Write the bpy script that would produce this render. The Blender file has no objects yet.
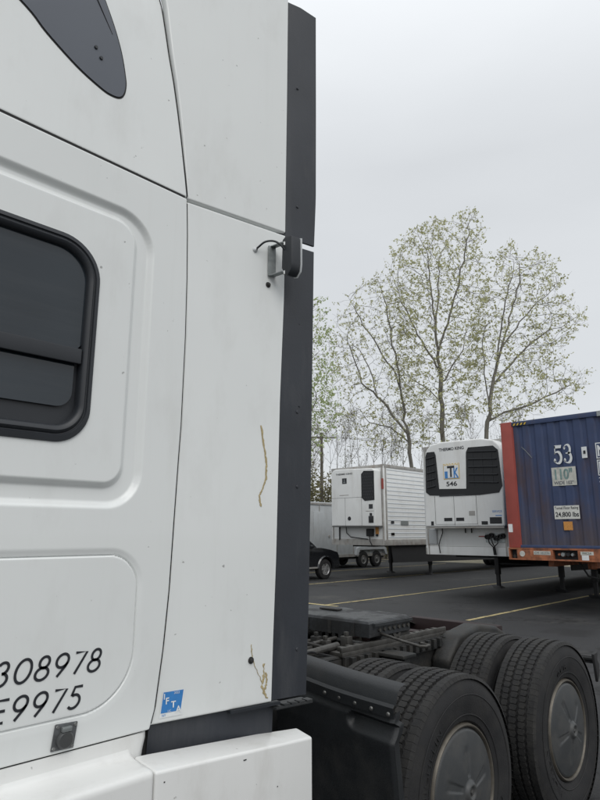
import bpy, bmesh, math, random
from mathutils import Vector, Matrix
import numpy as np
random.seed(7)
R = math.radians
scene = bpy.context.scene
COL = scene.collection

# ------------------------------------------------------------------ camera
CAM = Vector((0, 0, 1.7)); HEAD = R(44.3); PITCH = R(12.5)
cd = bpy.data.cameras.new('camera'); cam = bpy.data.objects.new('camera', cd); COL.objects.link(cam)
cam.location = CAM; cam.rotation_euler = (R(90) + PITCH, 0, HEAD - R(90))
cd.sensor_fit = 'VERTICAL'; cd.sensor_height = 36; cd.lens = 27; cd.clip_start = .05; cd.clip_end = 2000
scene.camera = cam
# ------------------------------------------------------------------ sky, sun, exposure
SUN_EL = R(46); SUN_AZ = R(242)          # direction TOWARDS the sun, measured from +X
w = bpy.data.worlds.new('World'); scene.world = w; w.use_nodes = True
nt = w.node_tree; N = nt.nodes; L = nt.links; N.clear()
out = N.new('ShaderNodeOutputWorld'); bg = N.new('ShaderNodeBackground'); bg.inputs['Strength'].default_value = .1
sky = N.new('ShaderNodeTexSky'); sky.sky_type = 'NISHITA'; sky.sun_disc = False
sky.sun_elevation = SUN_EL; sky.sun_rotation = R(90) - SUN_AZ
tc = N.new('ShaderNodeTexCoord'); mp = N.new('ShaderNodeMapping'); mp.inputs['Scale'].default_value = (1, 1, 3.2)
ns = N.new('ShaderNodeTexNoise'); ns.inputs['Scale'].default_value = 1.9; ns.inputs['Detail'].default_value = 5; ns.inputs['Roughness'].default_value = .45
cr = N.new('ShaderNodeValToRGB'); cr.color_ramp.elements[0].position = .3; cr.color_ramp.elements[1].position = .72
cr.color_ramp.elements[0].color = (7.1, 7.35, 7.6, 1); cr.color_ramp.elements[1].color = (7.8, 8.05, 8.3, 1)
sep = N.new('ShaderNodeSeparateXYZ'); mr = N.new('ShaderNodeMapRange')      # overcast: brighter towards the zenith
mr.inputs['From Min'].default_value = .55; mr.inputs['From Max'].default_value = 1; mr.inputs['To Min'].default_value = 1; mr.inputs['To Max'].default_value = 1.8
mul = N.new('ShaderNodeVectorMath'); mul.operation = 'SCALE'
mix = N.new('ShaderNodeMixRGB'); mix.inputs['Fac'].default_value = .94
L.new(tc.outputs['Generated'], mp.inputs['Vector']); L.new(mp.outputs[0], ns.inputs['Vector']); L.new(ns.outputs['Fac'], cr.inputs['Fac'])
L.new(tc.outputs['Generated'], sep.inputs[0]); L.new(sep.outputs['Z'], mr.inputs['Value'])
L.new(cr.outputs[0], mul.inputs[0]); L.new(mr.outputs[0], mul.inputs['Scale'])
L.new(sky.outputs[0], mix.inputs['Color1']); L.new(mul.outputs[0], mix.inputs['Color2']); L.new(mix.outputs[0], bg.inputs['Color']); L.new(bg.outputs[0], out.inputs['Surface'])
sd = bpy.data.lights.new('sun', 'SUN'); sd.energy = 1.15; sd.angle = R(40); sd.color = (1, .97, .93)
so = bpy.data.objects.new('sun', sd); COL.objects.link(so)
sv = Vector((math.cos(SUN_EL) * math.cos(SUN_AZ), math.cos(SUN_EL) * math.sin(SUN_AZ), math.sin(SUN_EL)))
so.rotation_euler = sv.to_track_quat('Z', 'Y').to_euler()
scene.view_settings.view_transform = 'Standard'; scene.view_settings.look = 'None'
scene.view_settings.exposure = 0; scene.view_settings.gamma = 1
scene.render.engine = 'CYCLES'

# ------------------------------------------------------------------ materials
def M(name, col, rough=.6, metal=0, var=.12, vs=6, bump=0, bs=60, dirt_or_sheen=None, dirt_or_sheen_amt=.3, dirt_or_sheen_scale=(6, 6, 1.2), coat=0, spec=.5, lo=.5, hi=.75, specks=False):
    m = bpy.data.materials.new(name); m.use_nodes = True; n = m.node_tree.nodes; l = m.node_tree.links
    b = n['Principled BSDF']; b.inputs['Roughness'].default_value = rough; b.inputs['Metallic'].default_value = metal
    b.inputs['Coat Weight'].default_value = coat; b.inputs['Specular IOR Level'].default_value = spec
    t = n.new('ShaderNodeTexCoord')
    a = n.new('ShaderNodeTexNoise'); a.inputs['Scale'].default_value = vs; a.inputs['Detail'].default_value = 5; l.new(t.outputs['Object'], a.inputs['Vector'])
    r = n.new('ShaderNodeMapRange'); r.inputs['From Min'].default_value = .3; r.inputs['From Max'].default_value = .7
    r.inputs['To Min'].default_value = 1 - var; r.inputs['To Max'].default_value = 1 + var; l.new(a.outputs['Fac'], r.inputs['Value'])
    v = n.new('ShaderNodeVectorMath'); v.operation = 'SCALE'; v.inputs[0].default_value = col[:3]; l.new(r.outputs[0], v.inputs['Scale'])
    last = v.outputs[0]
    if dirt_or_sheen:
        mp = n.new('ShaderNodeMapping'); mp.inputs['Scale'].default_value = dirt_or_sheen_scale; l.new(t.outputs['Object'], mp.inputs['Vector'])
        d = n.new('ShaderNodeTexNoise'); d.inputs['Scale'].default_value = 1; d.inputs['Detail'].default_value = 8; d.inputs['Roughness'].default_value = .65; l.new(mp.outputs[0], d.inputs['Vector'])
        rr = n.new('ShaderNodeMapRange'); rr.inputs['From Min'].default_value = lo; rr.inputs['From Max'].default_value = hi; rr.inputs['To Max'].default_value = dirt_or_sheen_amt; l.new(d.outputs['Fac'], rr.inputs['Value'])
        x = n.new('ShaderNodeMixRGB'); l.new(rr.outputs[0], x.inputs['Fac']); l.new(last, x.inputs['Color1']); x.inputs['Color2'].default_value = (*dirt_or_sheen, 1); last = x.outputs[0]
        ro = n.new('ShaderNodeMapRange'); ro.inputs['To Min'].default_value = rough; ro.inputs['To Max'].default_value = min(1, rough + .4); l.new(rr.outputs[0], ro.inputs['Value']); l.new(ro.outputs[0], b.inputs['Roughness'])
    if specks:
        e = n.new('ShaderNodeTexNoise'); e.inputs['Scale'].default_value = 38; e.inputs['Detail'].default_value = 2; l.new(t.outputs['Object'], e.inputs['Vector'])
        er = n.new('ShaderNodeMapRange'); er.inputs['From Min'].default_value = .75; er.inputs['From Max'].default_value = .80; er.inputs['To Max'].default_value = .6; l.new(e.outputs['Fac'], er.inputs['Value'])
        g = n.new('ShaderNodeTexNoise'); g.inputs['Scale'].default_value = 1; g.inputs['Detail'].default_value = 7; g.inputs['Roughness'].default_value = .7
        gm = n.new('ShaderNodeMapping'); gm.inputs['Scale'].default_value = (22, 22, 1.1); l.new(t.outputs['Object'], gm.inputs['Vector']); l.new(gm.outputs[0], g.inputs['Vector'])
        gr = n.new('ShaderNodeMapRange'); gr.inputs['From Min'].default_value = .54; gr.inputs['From Max'].default_value = .76; gr.inputs['To Max'].default_value = .07; l.new(g.outputs['Fac'], gr.inputs['Value'])
        sp1 = n.new('ShaderNodeMixRGB'); l.new(gr.outputs[0], sp1.inputs['Fac']); l.new(last, sp1.inputs['Color1']); sp1.inputs['Color2'].default_value = (.42, .40, .36, 1)
        sp2 = n.new('ShaderNodeMixRGB'); l.new(er.outputs[0], sp2.inputs['Fac']); l.new(sp1.outputs[0], sp2.inputs['Color1']); sp2.inputs['Color2'].default_value = (.10, .09, .08, 1); last = sp2.outputs[0]
    l.new(last, b.inputs['Base Color'])
    if bump:
        c = n.new('ShaderNodeTexNoise'); c.inputs['Scale'].default_value = bs; c.inputs['Detail'].default_value = 6; l.new(t.outputs['Object'], c.inputs['Vector'])
        bp = n.new('ShaderNodeBump'); bp.inputs['Strength'].default_value = bump; bp.inputs['Distance'].default_value = .01; l.new(c.outputs['Fac'], bp.inputs['Height']); l.new(bp.outputs[0], b.inputs['Normal'])
    return m
WHITE = M('white_truck_paint', (.745, .765, .755), .30, var=.02, vs=2, dirt_or_sheen=(.42, .41, .38), dirt_or_sheen_amt=.22, dirt_or_sheen_scale=(5, 5, 2.2), coat=.35, lo=.52, hi=.8, specks=True)
WHITE_LOW = M('white_fairing_paint', (.74, .745, .73), .34, var=.03, vs=3, dirt_or_sheen=(.40, .38, .34), dirt_or_sheen_amt=.35, dirt_or_sheen_scale=(7, 7, 3), coat=.35, lo=.52, hi=.8, specks=True)
RUBBER = M('black_rubber_flap', (.028, .032, .040), .55, var=.15, vs=4, dirt_or_sheen=(.16, .16, .16), dirt_or_sheen_amt=.22, dirt_or_sheen_scale=(9, 9, 1.5), bump=.05, bs=90)
GASKET = M('window_gasket', (.020, .023, .028), .45, var=.1)
DARKGAP = M('dark_seam_backing', (.012, .012, .012), .8)
PLAST = M('grey_black_plastic', (.016, .018, .020), .5, var=.15, vs=8, dirt_or_sheen=(.07, .066, .06), dirt_or_sheen_amt=.4, dirt_or_sheen_scale=(5, 5, 3), bump=.08, bs=140)
GLASSD = M('tinted_glass', (.018, .025, .032), .07, var=.2, vs=3, spec=.6, dirt_or_sheen=(.05, .055, .06), dirt_or_sheen_amt=.35, dirt_or_sheen_scale=(1.2, 1.2, 22), lo=.5, hi=.8)  # horizontal streaks in the base colour imitate reflections on the panes
FAIRWIN = M('dark_fairing_panel', (.085, .095, .115), .22, var=.05, vs=3)
LETTER = M('black_vinyl_lettering', (.018, .02, .025), .5)
TYREM = M('tyre_rubber', (.011, .011, .012), .75, var=.2, vs=12, dirt_or_sheen=(.045, .042, .038), dirt_or_sheen_amt=.35, dirt_or_sheen_scale=(9, 9, 9), bump=.12, bs=120, lo=.42, hi=.75)
TREADM = M('tyre_tread_rubber', (.014, .014, .0145), .85, var=.2, vs=14, dirt_or_sheen=(.055, .052, .046), dirt_or_sheen_amt=.5, dirt_or_sheen_scale=(12, 12, 12), bump=.15, bs=90, lo=.4, hi=.75)
COVERM = M('wheel_cover_plastic', (.046, .049, .051), .42, var=.1, vs=9, dirt_or_sheen=(.13, .12, .105), dirt_or_sheen_amt=.4, dirt_or_sheen_scale=(7, 7, 7), lo=.45, hi=.8)
RIMM = M('dull_rim_metal', (.12, .108, .09), .5, .4, var=.2, vs=20)
FRAMEM = M('grimy_frame_steel', (.018, .019, .019), .6, .1, var=.25, vs=10, dirt_or_sheen=(.065, .057, .048), dirt_or_sheen_amt=.55, dirt_or_sheen_scale=(8, 8, 8), bump=.2, bs=70, lo=.42, hi=.7)
PLATEM = M('greasy_fifth_wheel_steel', (.045, .048, .052), .42, .4, var=.2, vs=6, dirt_or_sheen=(.02, .02, .02), dirt_or_sheen_amt=.8, dirt_or_sheen_scale=(5, 5, 5), bump=.15, bs=50, lo=.45, hi=.62)
BARM = M('worn_bare_steel', (.085, .082, .076), .5, .5, var=.3, vs=18, dirt_or_sheen=(.04, .035, .03), dirt_or_sheen_amt=.7, dirt_or_sheen_scale=(14, 14, 14))
REDM = M('dark_red_primer', (.016, .006, .006), .7)
GALV = M('galvanised_steel', (.30, .32, .32), .45, .7, var=.2, vs=40)
CHROME = M('bright_metal', (.62, .62, .60), .25, .9)
BOLTM = M('bolt_steel', (.13, .13, .125), .4, .6)
LENS = M('clear_lens', (.55, .57, .58), .2)
SAP = M('dried_sap_residue', (.44, .36, .20), .9, var=.3, vs=200, bump=.5, bs=300)
DECALB = M('blue_decal', (.045, .21, .52), .4, var=.08, vs=60)
DECALW = M('white_decal', (.72, .74, .74), .5, var=.08, vs=20)
TWHITE = M('white_trailer_paint', (.72, .73, .72), .4, var=.03, vs=2, dirt_or_sheen=(.36, .33, .28), dirt_or_sheen_amt=.3, dirt_or_sheen_scale=(3, 3, .8), coat=.2)
TRIB = M('white_aluminium_skin', (.62, .65, .67), .35, .15, var=.04, vs=2, dirt_or_sheen=(.4, .38, .34), dirt_or_sheen_amt=.3, dirt_or_sheen_scale=(2, 2, 2))
TALU = M('weathered_aluminium', (.36, .35, .33), .5, .35, var=.15, vs=5, dirt_or_sheen=(.16, .11, .07), dirt_or_sheen_amt=.6, dirt_or_sheen_scale=(4, 4, 2))
GREYP = M('grey_trailer_paint', (.42, .44, .45), .5, var=.06, vs=2, dirt_or_sheen=(.2, .18, .15), dirt_or_sheen_amt=.4, dirt_or_sheen_scale=(2, 2, .8))
GRILLE = M('black_grille_plastic', (.007, .008, .010), .5)
SLATM = M('grille_slat_plastic', (.022, .024, .028), .4)
MESHM = M('condenser_mesh', (.02, .023, .028), .7)
CBLUE = M('faded_blue_container_paint', (.034, .056, .130), .55, var=.1, vs=2.5, dirt_or_sheen=(.10, .085, .09), dirt_or_sheen_amt=.6, dirt_or_sheen_scale=(3.2, 3.2, .5), lo=.5, hi=.78)
CBLUE.name = 'faded_blue_container_paint'
CRED = M('faded_red_post_paint', (.31, .062, .048), .6, var=.1, vs=3, dirt_or_sheen=(.22, .07, .05), dirt_or_sheen_amt=.5, dirt_or_sheen_scale=(5, 5, 1))
CRUST = M('rusty_orange_chassis', (.34, .12, .055), .75, var=.3, vs=7, dirt_or_sheen=(.10, .05, .035), dirt_or_sheen_amt=.85, dirt_or_sheen_scale=(6, 6, 6), bump=.2, bs=60, lo=.45, hi=.65)
BLACKS = M('black_steel', (.015, .015, .016), .7)
YELLOWD = M('yellow_decal', (.62, .42, .06), .6)
ORANGED = M('orange_decal', (.55, .25, .06), .6, var=.2, vs=40)
CARP = M('black_car_paint', (.010, .011, .013), .22, coat=.7, var=.05)
ALLOY = M('alloy_wheel', (.45, .45, .45), .35, .7)
LINEY = M('worn_yellow_paint', (.40, .33, .16), .8, var=.15, vs=8, dirt_or_sheen=(.05, .05, .048), dirt_or_sheen_amt=.75, dirt_or_sheen_scale=(6, 6, 6), lo=.5, hi=.66)
BARK = M('grey_bark', (.16, .15, .13), .9, var=.25, vs=1.5, bump=.4, bs=8)
BARK2 = M('pale_bark', (.17, .155, .135), .9, var=.25, vs=1.5)
def leafmat(name, c1, c2, sc=.5):
    m = bpy.data.materials.new(name); m.use_nodes = True; n = m.node_tree.nodes; l = m.node_tree.links; b = n['Principled BSDF']
    t = n.new('ShaderNodeTexCoord'); a = n.new('ShaderNodeTexNoise'); a.inputs['Scale'].default_value = sc; a.inputs['Detail'].default_value = 6; l.new(t.outputs['Object'], a.inputs['Vector'])
    r = n.new('ShaderNodeValToRGB'); r.color_ramp.elements[0].position = .35; r.color_ramp.elements[1].position = .65
    r.color_ramp.elements[0].color = (*c1, 1); r.color_ramp.elements[1].color = (*c2, 1); l.new(a.outputs['Fac'], r.inputs['Fac'])
    l.new(r.outputs[0], b.inputs['Base Color']); b.inputs['Roughness'].default_value = .7
    tr = n.new('ShaderNodeBsdfTranslucent'); l.new(r.outputs[0], tr.inputs['Color']); mx = n.new('ShaderNodeMixShader'); mx.inputs['Fac'].default_value = .5
    l.new(b.outputs[0], mx.inputs[1]); l.new(tr.outputs[0], mx.inputs[2]); l.new(mx.outputs[0], n['Material Output'].inputs['Surface'])
    return m
LEAF = leafmat('young_leaves', (.36, .36, .17), (.58, .58, .33))
LEAFG = leafmat('fresh_green_leaves', (.30, .37, .15), (.50, .58, .28))
LEAFB = leafmat('brown_green_brush', (.13, .115, .06), (.24, .23, .11), .8)

# ------------------------------------------------------------------ helpers
OFF = {}
def tag(o, label=None, cat=None, group=None, kind=None):
    if label: o['label'] = label
    if cat: o['category'] = cat
    if group: o['group'] = group
    if kind: o['kind'] = kind
    return o
def empty(name, loc, label, cat, group=None):
    o = bpy.data.objects.new(name, None); COL.objects.link(o); o.location = loc; OFF[o.name] = Vector(loc)
    return tag(o, label, cat, group)
class MB:
    def __init__(s): s.v = []; s.f = []
    def add(s, v, f):
        k = len(s.v); s.v += [tuple(p) for p in v]; s.f += [tuple(i + k for i in q) for q in f]; return s
    def box(s, x0, x1, y0, y1, z0, z1):
        return s.add([(x, y, z) for x in (x0, x1) for y in (y0, y1) for z in (z0, z1)], [(0, 1, 3, 2), (4, 6, 7, 5), (0, 4, 5, 1), (2, 3, 7, 6), (0, 2, 6, 4), (1, 5, 7, 3)])
    def obox(s, c, ax, ay, az):        # oriented box from centre and three half vectors
        c, ax, ay, az = map(Vector, (c, ax, ay, az))
        return s.add([c + ax * i + ay * j + az * k for i in (-1, 1) for j in (-1, 1) for k in (-1, 1)], [(0, 1, 3, 2), (4, 6, 7, 5), (0, 4, 5, 1), (2, 3, 7, 6), (0, 2, 6, 4), (1, 5, 7, 3)])
    def prism(s, pts, d):              # polygon (3D points) extruded by vector d
        n = len(pts); d = Vector(d); P = [Vector(p) for p in pts]
        s.add(P + [p + d for p in P], [tuple(range(n - 1, -1, -1)), tuple(range(n, 2 * n))] + [(i, (i + 1) % n, n + (i + 1) % n, n + i) for i in range(n)]); return s
    def tube(s, pts, rad, n=8, caps=True):
        P = [Vector(p) for p in pts]
        if not hasattr(rad, '__len__'): rad = [rad] * len(P)
        k = len(s.v); ref = Vector((.31, .23, .92))
        for i, p in enumerate(P):
            t = (P[min(i + 1, len(P) - 1)] - P[max(i - 1, 0)]).normalized()
            a = t.cross(ref)
            if a.length < .1: a = t.cross(Vector((1, 0, 0)))
            a.normalize(); b = t.cross(a)
            for j in range(n):
                q = 2 * math.pi * j / n; s.v.append(tuple(p + (a * math.cos(q) + b * math.sin(q)) * rad[i]))
        for i in range(len(P) - 1):
            for j in range(n):
                s.f.append((k + i * n + j, k + i * n + (j + 1) % n, k + (i + 1) * n + (j + 1) % n, k + (i + 1) * n + j))
        if caps: s.f.append(tuple(k + j for j in range(n - 1, -1, -1))); s.f.append(tuple(k + (len(P) - 1) * n + j for j in range(n)))
        return s
    def lathe(s, prof, c, axis='y', n=48, close=False):   # prof = [(offset along axis, radius)]
        k = len(s.v); c = Vector(c)
        for (o, r) in prof:
            for j in range(n):
                q = 2 * math.pi * j / n
                if axis == 'y': s.v.append(tuple(c + Vector((r * math.cos(q), o, r * math.sin(q)))))
                elif axis == 'x': s.v.append(tuple(c + Vector((o, r * math.cos(q), r * math.sin(q)))))
                else: s.v.append(tuple(c + Vector((r * math.cos(q), r * math.sin(q), o))))
        m = len(prof)
        for i in range(m - 1 + (1 if close else 0)):
            for j in range(n):
                a = k + i * n; b = k + ((i + 1) % m) * n; s.f.append((a + j, a + (j + 1) % n, b + (j + 1) % n, b + j))
        return s
    def build(s, name, mat, parent=None, smooth=False, bevel=0, seg=2, kind=None, label=None, solid=0, xf=None):
        o_ = Vector((0, 0, 0))
        if parent is not None: o_ = OFF[parent.name]
        vs = s.v
        if xf is not None: vs = [tuple(xf @ Vector(p)) for p in vs]
        vs = [(p[0] - o_.x, p[1] - o_.y, p[2] - o_.z) for p in vs]
        me = bpy.data.meshes.new(name); me.from_pydata(vs, [], s.f); me.validate(); me.update()
        bm = bmesh.new(); bm.from_mesh(me)
        if len(bm.faces) < 60000: bmesh.ops.recalc_face_normals(bm, faces=bm.faces)
        if solid:
            bmesh.ops.solidify(bm, geom=bm.faces, thickness=solid)
        if bevel:
            es = [e for e in bm.edges if len(e.link_faces) == 2 and e.calc_face_angle(0) > R(35)]
            bmesh.ops.bevel(bm, geom=es, offset=bevel, segments=seg, affect='EDGES', profile=.6, clamp_overlap=True)
        bm.to_mesh(me); bm.free()
        me.materials.append(mat)
        if smooth or bevel:
            for p in me.polygons: p.use_smooth = True
            me.set_sharp_from_angle(angle=R(38))
        ob = bpy.data.objects.new(name, me); COL.objects.link(ob)
        if parent is not None: ob.parent = parent
        OFF[ob.name] = o_
        return tag(ob, label, kind=kind)
def copy_tree(o, loc, label=None):
    c = o.copy(); COL.objects.link(c)
    if loc is not None: c.location = loc
    if label: c['label'] = label
    for ch in list(o.children):
        d = ch.copy(); COL.objects.link(d); d.parent = c
        for g in list(ch.children):
            e = g.copy(); COL.objects.link(e); e.parent = d
    return c
def text(body, size, mat, parent, org, rv, uv, name='lettering', width=None, bold=0, depth=.0006, align='LEFT', label=None, shear=0):
    cu = bpy.data.curves.new('t', 'FONT'); cu.body = body; cu.size = 1; cu.align_x = align; cu.extrude = 0; cu.offset = bold; cu.shear = shear
    ob = bpy.data.objects.new('t', cu); COL.objects.link(ob); bpy.context.view_layer.update()
    me = bpy.data.meshes.new_from_object(ob.evaluated_get(bpy.context.evaluated_depsgraph_get()))
    bpy.data.objects.remove(ob); bpy.data.curves.remove(cu)
    rv = Vector(rv).normalized(); uv = Vector(uv).normalized(); nv = rv.cross(uv)
    if not len(me.vertices): return
    x0 = min(v.co.x for v in me.vertices); x1 = max(v.co.x for v in me.vertices); y0 = min(v.co.y for v in me.vertices); y1 = max(v.co.y for v in me.vertices)
    sy = size / max(y1 - y0, 1e-6); sx = sy if width is None else width / (x1 - x0)
    if align == 'CENTER': x0 = (x0 + x1) / 2
    of = OFF[parent.name]
    for v in me.vertices:
        c = v.co.copy(); v.co = Vector(org) + rv * (c.x - x0) * sx + uv * (c.y - y0) * sy + nv * depth - of
    me.materials.clear(); me.materials.append(mat); me.name = name
    o = bpy.data.objects.new(name, me); COL.objects.link(o); o.parent = parent; OFF[o.name] = of
    return tag(o, label)
def rrect(x0, x1, z0, z1, r, n=13):     # r = radius or (tr, tl, bl, br)
    if not hasattr(r, '__len__'): r = (r,) * 4
    P = []
    for (cx, cz, a, q) in ((x1 - r[0], z1 - r[0], 0, r[0]), (x0 + r[1], z1 - r[1], 90, r[1]), (x0 + r[2], z0 + r[2], 180, r[2]), (x1 - r[3], z0 + r[3], 270, r[3])):
        for i in range(n + 1):
            t = R(a + 90 * i / n); P.append((cx + q * math.cos(t), cz + q * math.sin(t)))
    return P
def sdf(S, Z, poly):                   # signed distance, negative inside
    P = np.array(poly); d = np.full(S.shape, 1e9); ins = np.zeros(S.shape, bool); n = len(P)
    for i in range(n):
        ax, az = P[i]; bx, bz = P[(i + 1) % n]; ex, ez = bx - ax, bz - az; q = ex * ex + ez * ez
        if q < 1e-14: continue
        t = np.clip(((S - ax) * ex + (Z - az) * ez) / q, 0, 1)
        d = np.minimum(d, (S - ax - t * ex) ** 2 + (Z - az - t * ez) ** 2)
        c = ((az > Z) != (bz > Z)) & (S < (bx - ax) * (Z - az) / ((bz - az) if bz != az else 1e-12) + ax); ins ^= c
    d = np.sqrt(d); return np.where(ins, -d, d)
def ss(x, a, b):
    t = np.clip((x - a) / (b - a), 0, 1); return t * t * (3 - 2 * t)

# ================================================================== GROUND
def sheet(name, x0, x1, y0, y1, z, mat, label, nx=1, ny=1):
    m = MB()
    for i in range(nx + 1):
        for j in range(ny + 1): m.v.append((x0 + (x1 - x0) * i / nx, y0 + (y1 - y0) * j / ny, z))
    for i in range(nx):
        for j in range(ny): a = i * (ny + 1) + j; m.f.append((a, a + ny + 1, a + ny + 2, a + 1))
    return m.build(name, mat, kind='structure', label=label)
ASPH = bpy.data.materials.new('asphalt'); ASPH.use_nodes = True
n = ASPH.node_tree.nodes; l = ASPH.node_tree.links; b = n['Principled BSDF']; t = n.new('ShaderNodeTexCoord')
def noise(sc, det=6, ro=.6, vec=None):
    a = n.new('ShaderNodeTexNoise'); a.inputs['Scale'].default_value = sc; a.inputs['Detail'].default_value = det; a.inputs['Roughness'].default_value = ro; l.new(vec or t.outputs['Object'], a.inputs['Vector']); return a.outputs['Fac']
def ramp(f, p0, c0, p1, c1):
    r = n.new('ShaderNodeValToRGB'); r.color_ramp.elements[0].position = p0; r.color_ramp.elements[1].position = p1; r.color_ramp.elements[0].color = (*c0, 1); r.color_ramp.elements[1].color = (*c1, 1); l.new(f, r.inputs['Fac']); return r.outputs[0]
def mixc(f, a, bb):
    x = n.new('ShaderNodeMixRGB'); (l.new(f, x.inputs['Fac']) if not isinstance(f, float) else setattr(x.inputs['Fac'], 'default_value', f)); l.new(a, x.inputs['Color1']); l.new(bb, x.inputs['Color2']); return x.outputs[0]
big = ramp(noise(.16, 5), .35, (.014, .015, .017), .68, (.027, .028, .030))
fine = ramp(noise(60, 3), .35, (.010, .010, .011), .75, (.060, .058, .056))
patch = ramp(noise(.45, 7, .7), .55, (0, 0, 0), .68, (1, 1, 1))
c = mixc(.3, big, fine)
pale = n.new('ShaderNodeRGB'); pale.outputs[0].default_value = (.085, .08, .07, 1)
pf = n.new('ShaderNodeMath'); pf.operation = 'MULTIPLY'; pf.inputs[1].default_value = .45; l.new(patch, pf.inputs[0])
c = mixc(pf.outputs[0], c, pale.outputs[0])
vor = n.new('ShaderNodeTexVoronoi'); vor.feature = 'DISTANCE_TO_EDGE'; vor.inputs['Scale'].default_value = .22
wm = n.new('ShaderNodeVectorMath'); wm.operation = 'ADD'; l.new(t.outputs['Object'], wm.inputs[0]); nn = n.new('ShaderNodeTexNoise'); nn.inputs['Scale'].default_value = .9; nn.inputs['Detail'].default_value = 5; l.new(t.outputs['Object'], nn.inputs['Vector']); sc_ = n.new('ShaderNodeVectorMath'); sc_.operation = 'SCALE'; sc_.inputs['Scale'].default_value = 2.4; l.new(nn.outputs['Color'], sc_.inputs[0]); l.new(sc_.outputs[0], wm.inputs[1]); l.new(wm.outputs[0], vor.inputs['Vector'])
crk = ramp(vor.outputs['Distance'], .0, (1, 1, 1), .010, (0, 0, 0)); dk = n.new('ShaderNodeRGB'); dk.outputs[0].default_value = (.007, .007, .007, 1)
c = mixc(ramp(noise(.75, 3, .5), .60, (0, 0, 0), .70, (.7, .7, .7)), c, dk.outputs[0]); c = mixc(crk, c, dk.outputs[0]); l.new(c, b.inputs['Base Color']); b.inputs['Roughness'].default_value = .78
bp = n.new('ShaderNodeBump'); bp.inputs['Strength'].default_value = .5; bp.inputs['Distance'].default_value = .008; l.new(noise(110, 4), bp.inputs['Height']); l.new(bp.outputs[0], b.inputs['Normal'])
GRASSM = M('rough_grass_ground', (.13, .125, .07), .95, var=.35, vs=1.2, bump=.6, bs=20)
sheet('ground', -400, 600, -400, 600, 0, GRASSM, None)
sheet('parking_lot', -40, 38, -40, 60, .006, ASPH, 'dark worn asphalt lot with pale scuffed patches')
sheet('verge', 32.5, 38, -40, 60, .012, M('tan_gravel_verge', (.26, .24, .18), .95, var=.3, vs=3, bump=.5, bs=30), 'tan gravelly strip along the far edge of the lot')
def stall_line(y, x0, x1, name='parking_line', label=None, wdt=.10, axis='x'):
    m = MB(); k = 40
    for i in range(k + 1):
        x = x0 + (x1 - x0) * i / k; j = random.uniform(-.008, .008)
        for s in (-1, 1): m.v.append((x, y + s * (wdt / 2) + j, .0105) if axis == 'x' else (y + s * wdt / 2 + j, x, .0115))
    for i in range(k): m.f.append((2 * i, 2 * i + 2, 2 * i + 3, 2 * i + 1))
    o = m.build(name, LINEY, kind='structure', label=label); return o
stall_line(6.4, 11.3, 24); stall_line(10.15, 11.2, 26); stall_line(14.55, 14, 30); stall_line(18.7, 16, 31); stall_line(2.6, 11.3, 24); stall_line(22.9, 16, 31)
stall_line(11.25, 9.75, 11.6, wdt=.14, axis='y')

# ================================================================== SEMI TRUCK
CY = 2.90
truck = empty('semi_truck', (2.0, CY, 0), 'white sleeper-cab road tractor with no trailer, filling the left and bottom of the picture', 'truck')
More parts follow.
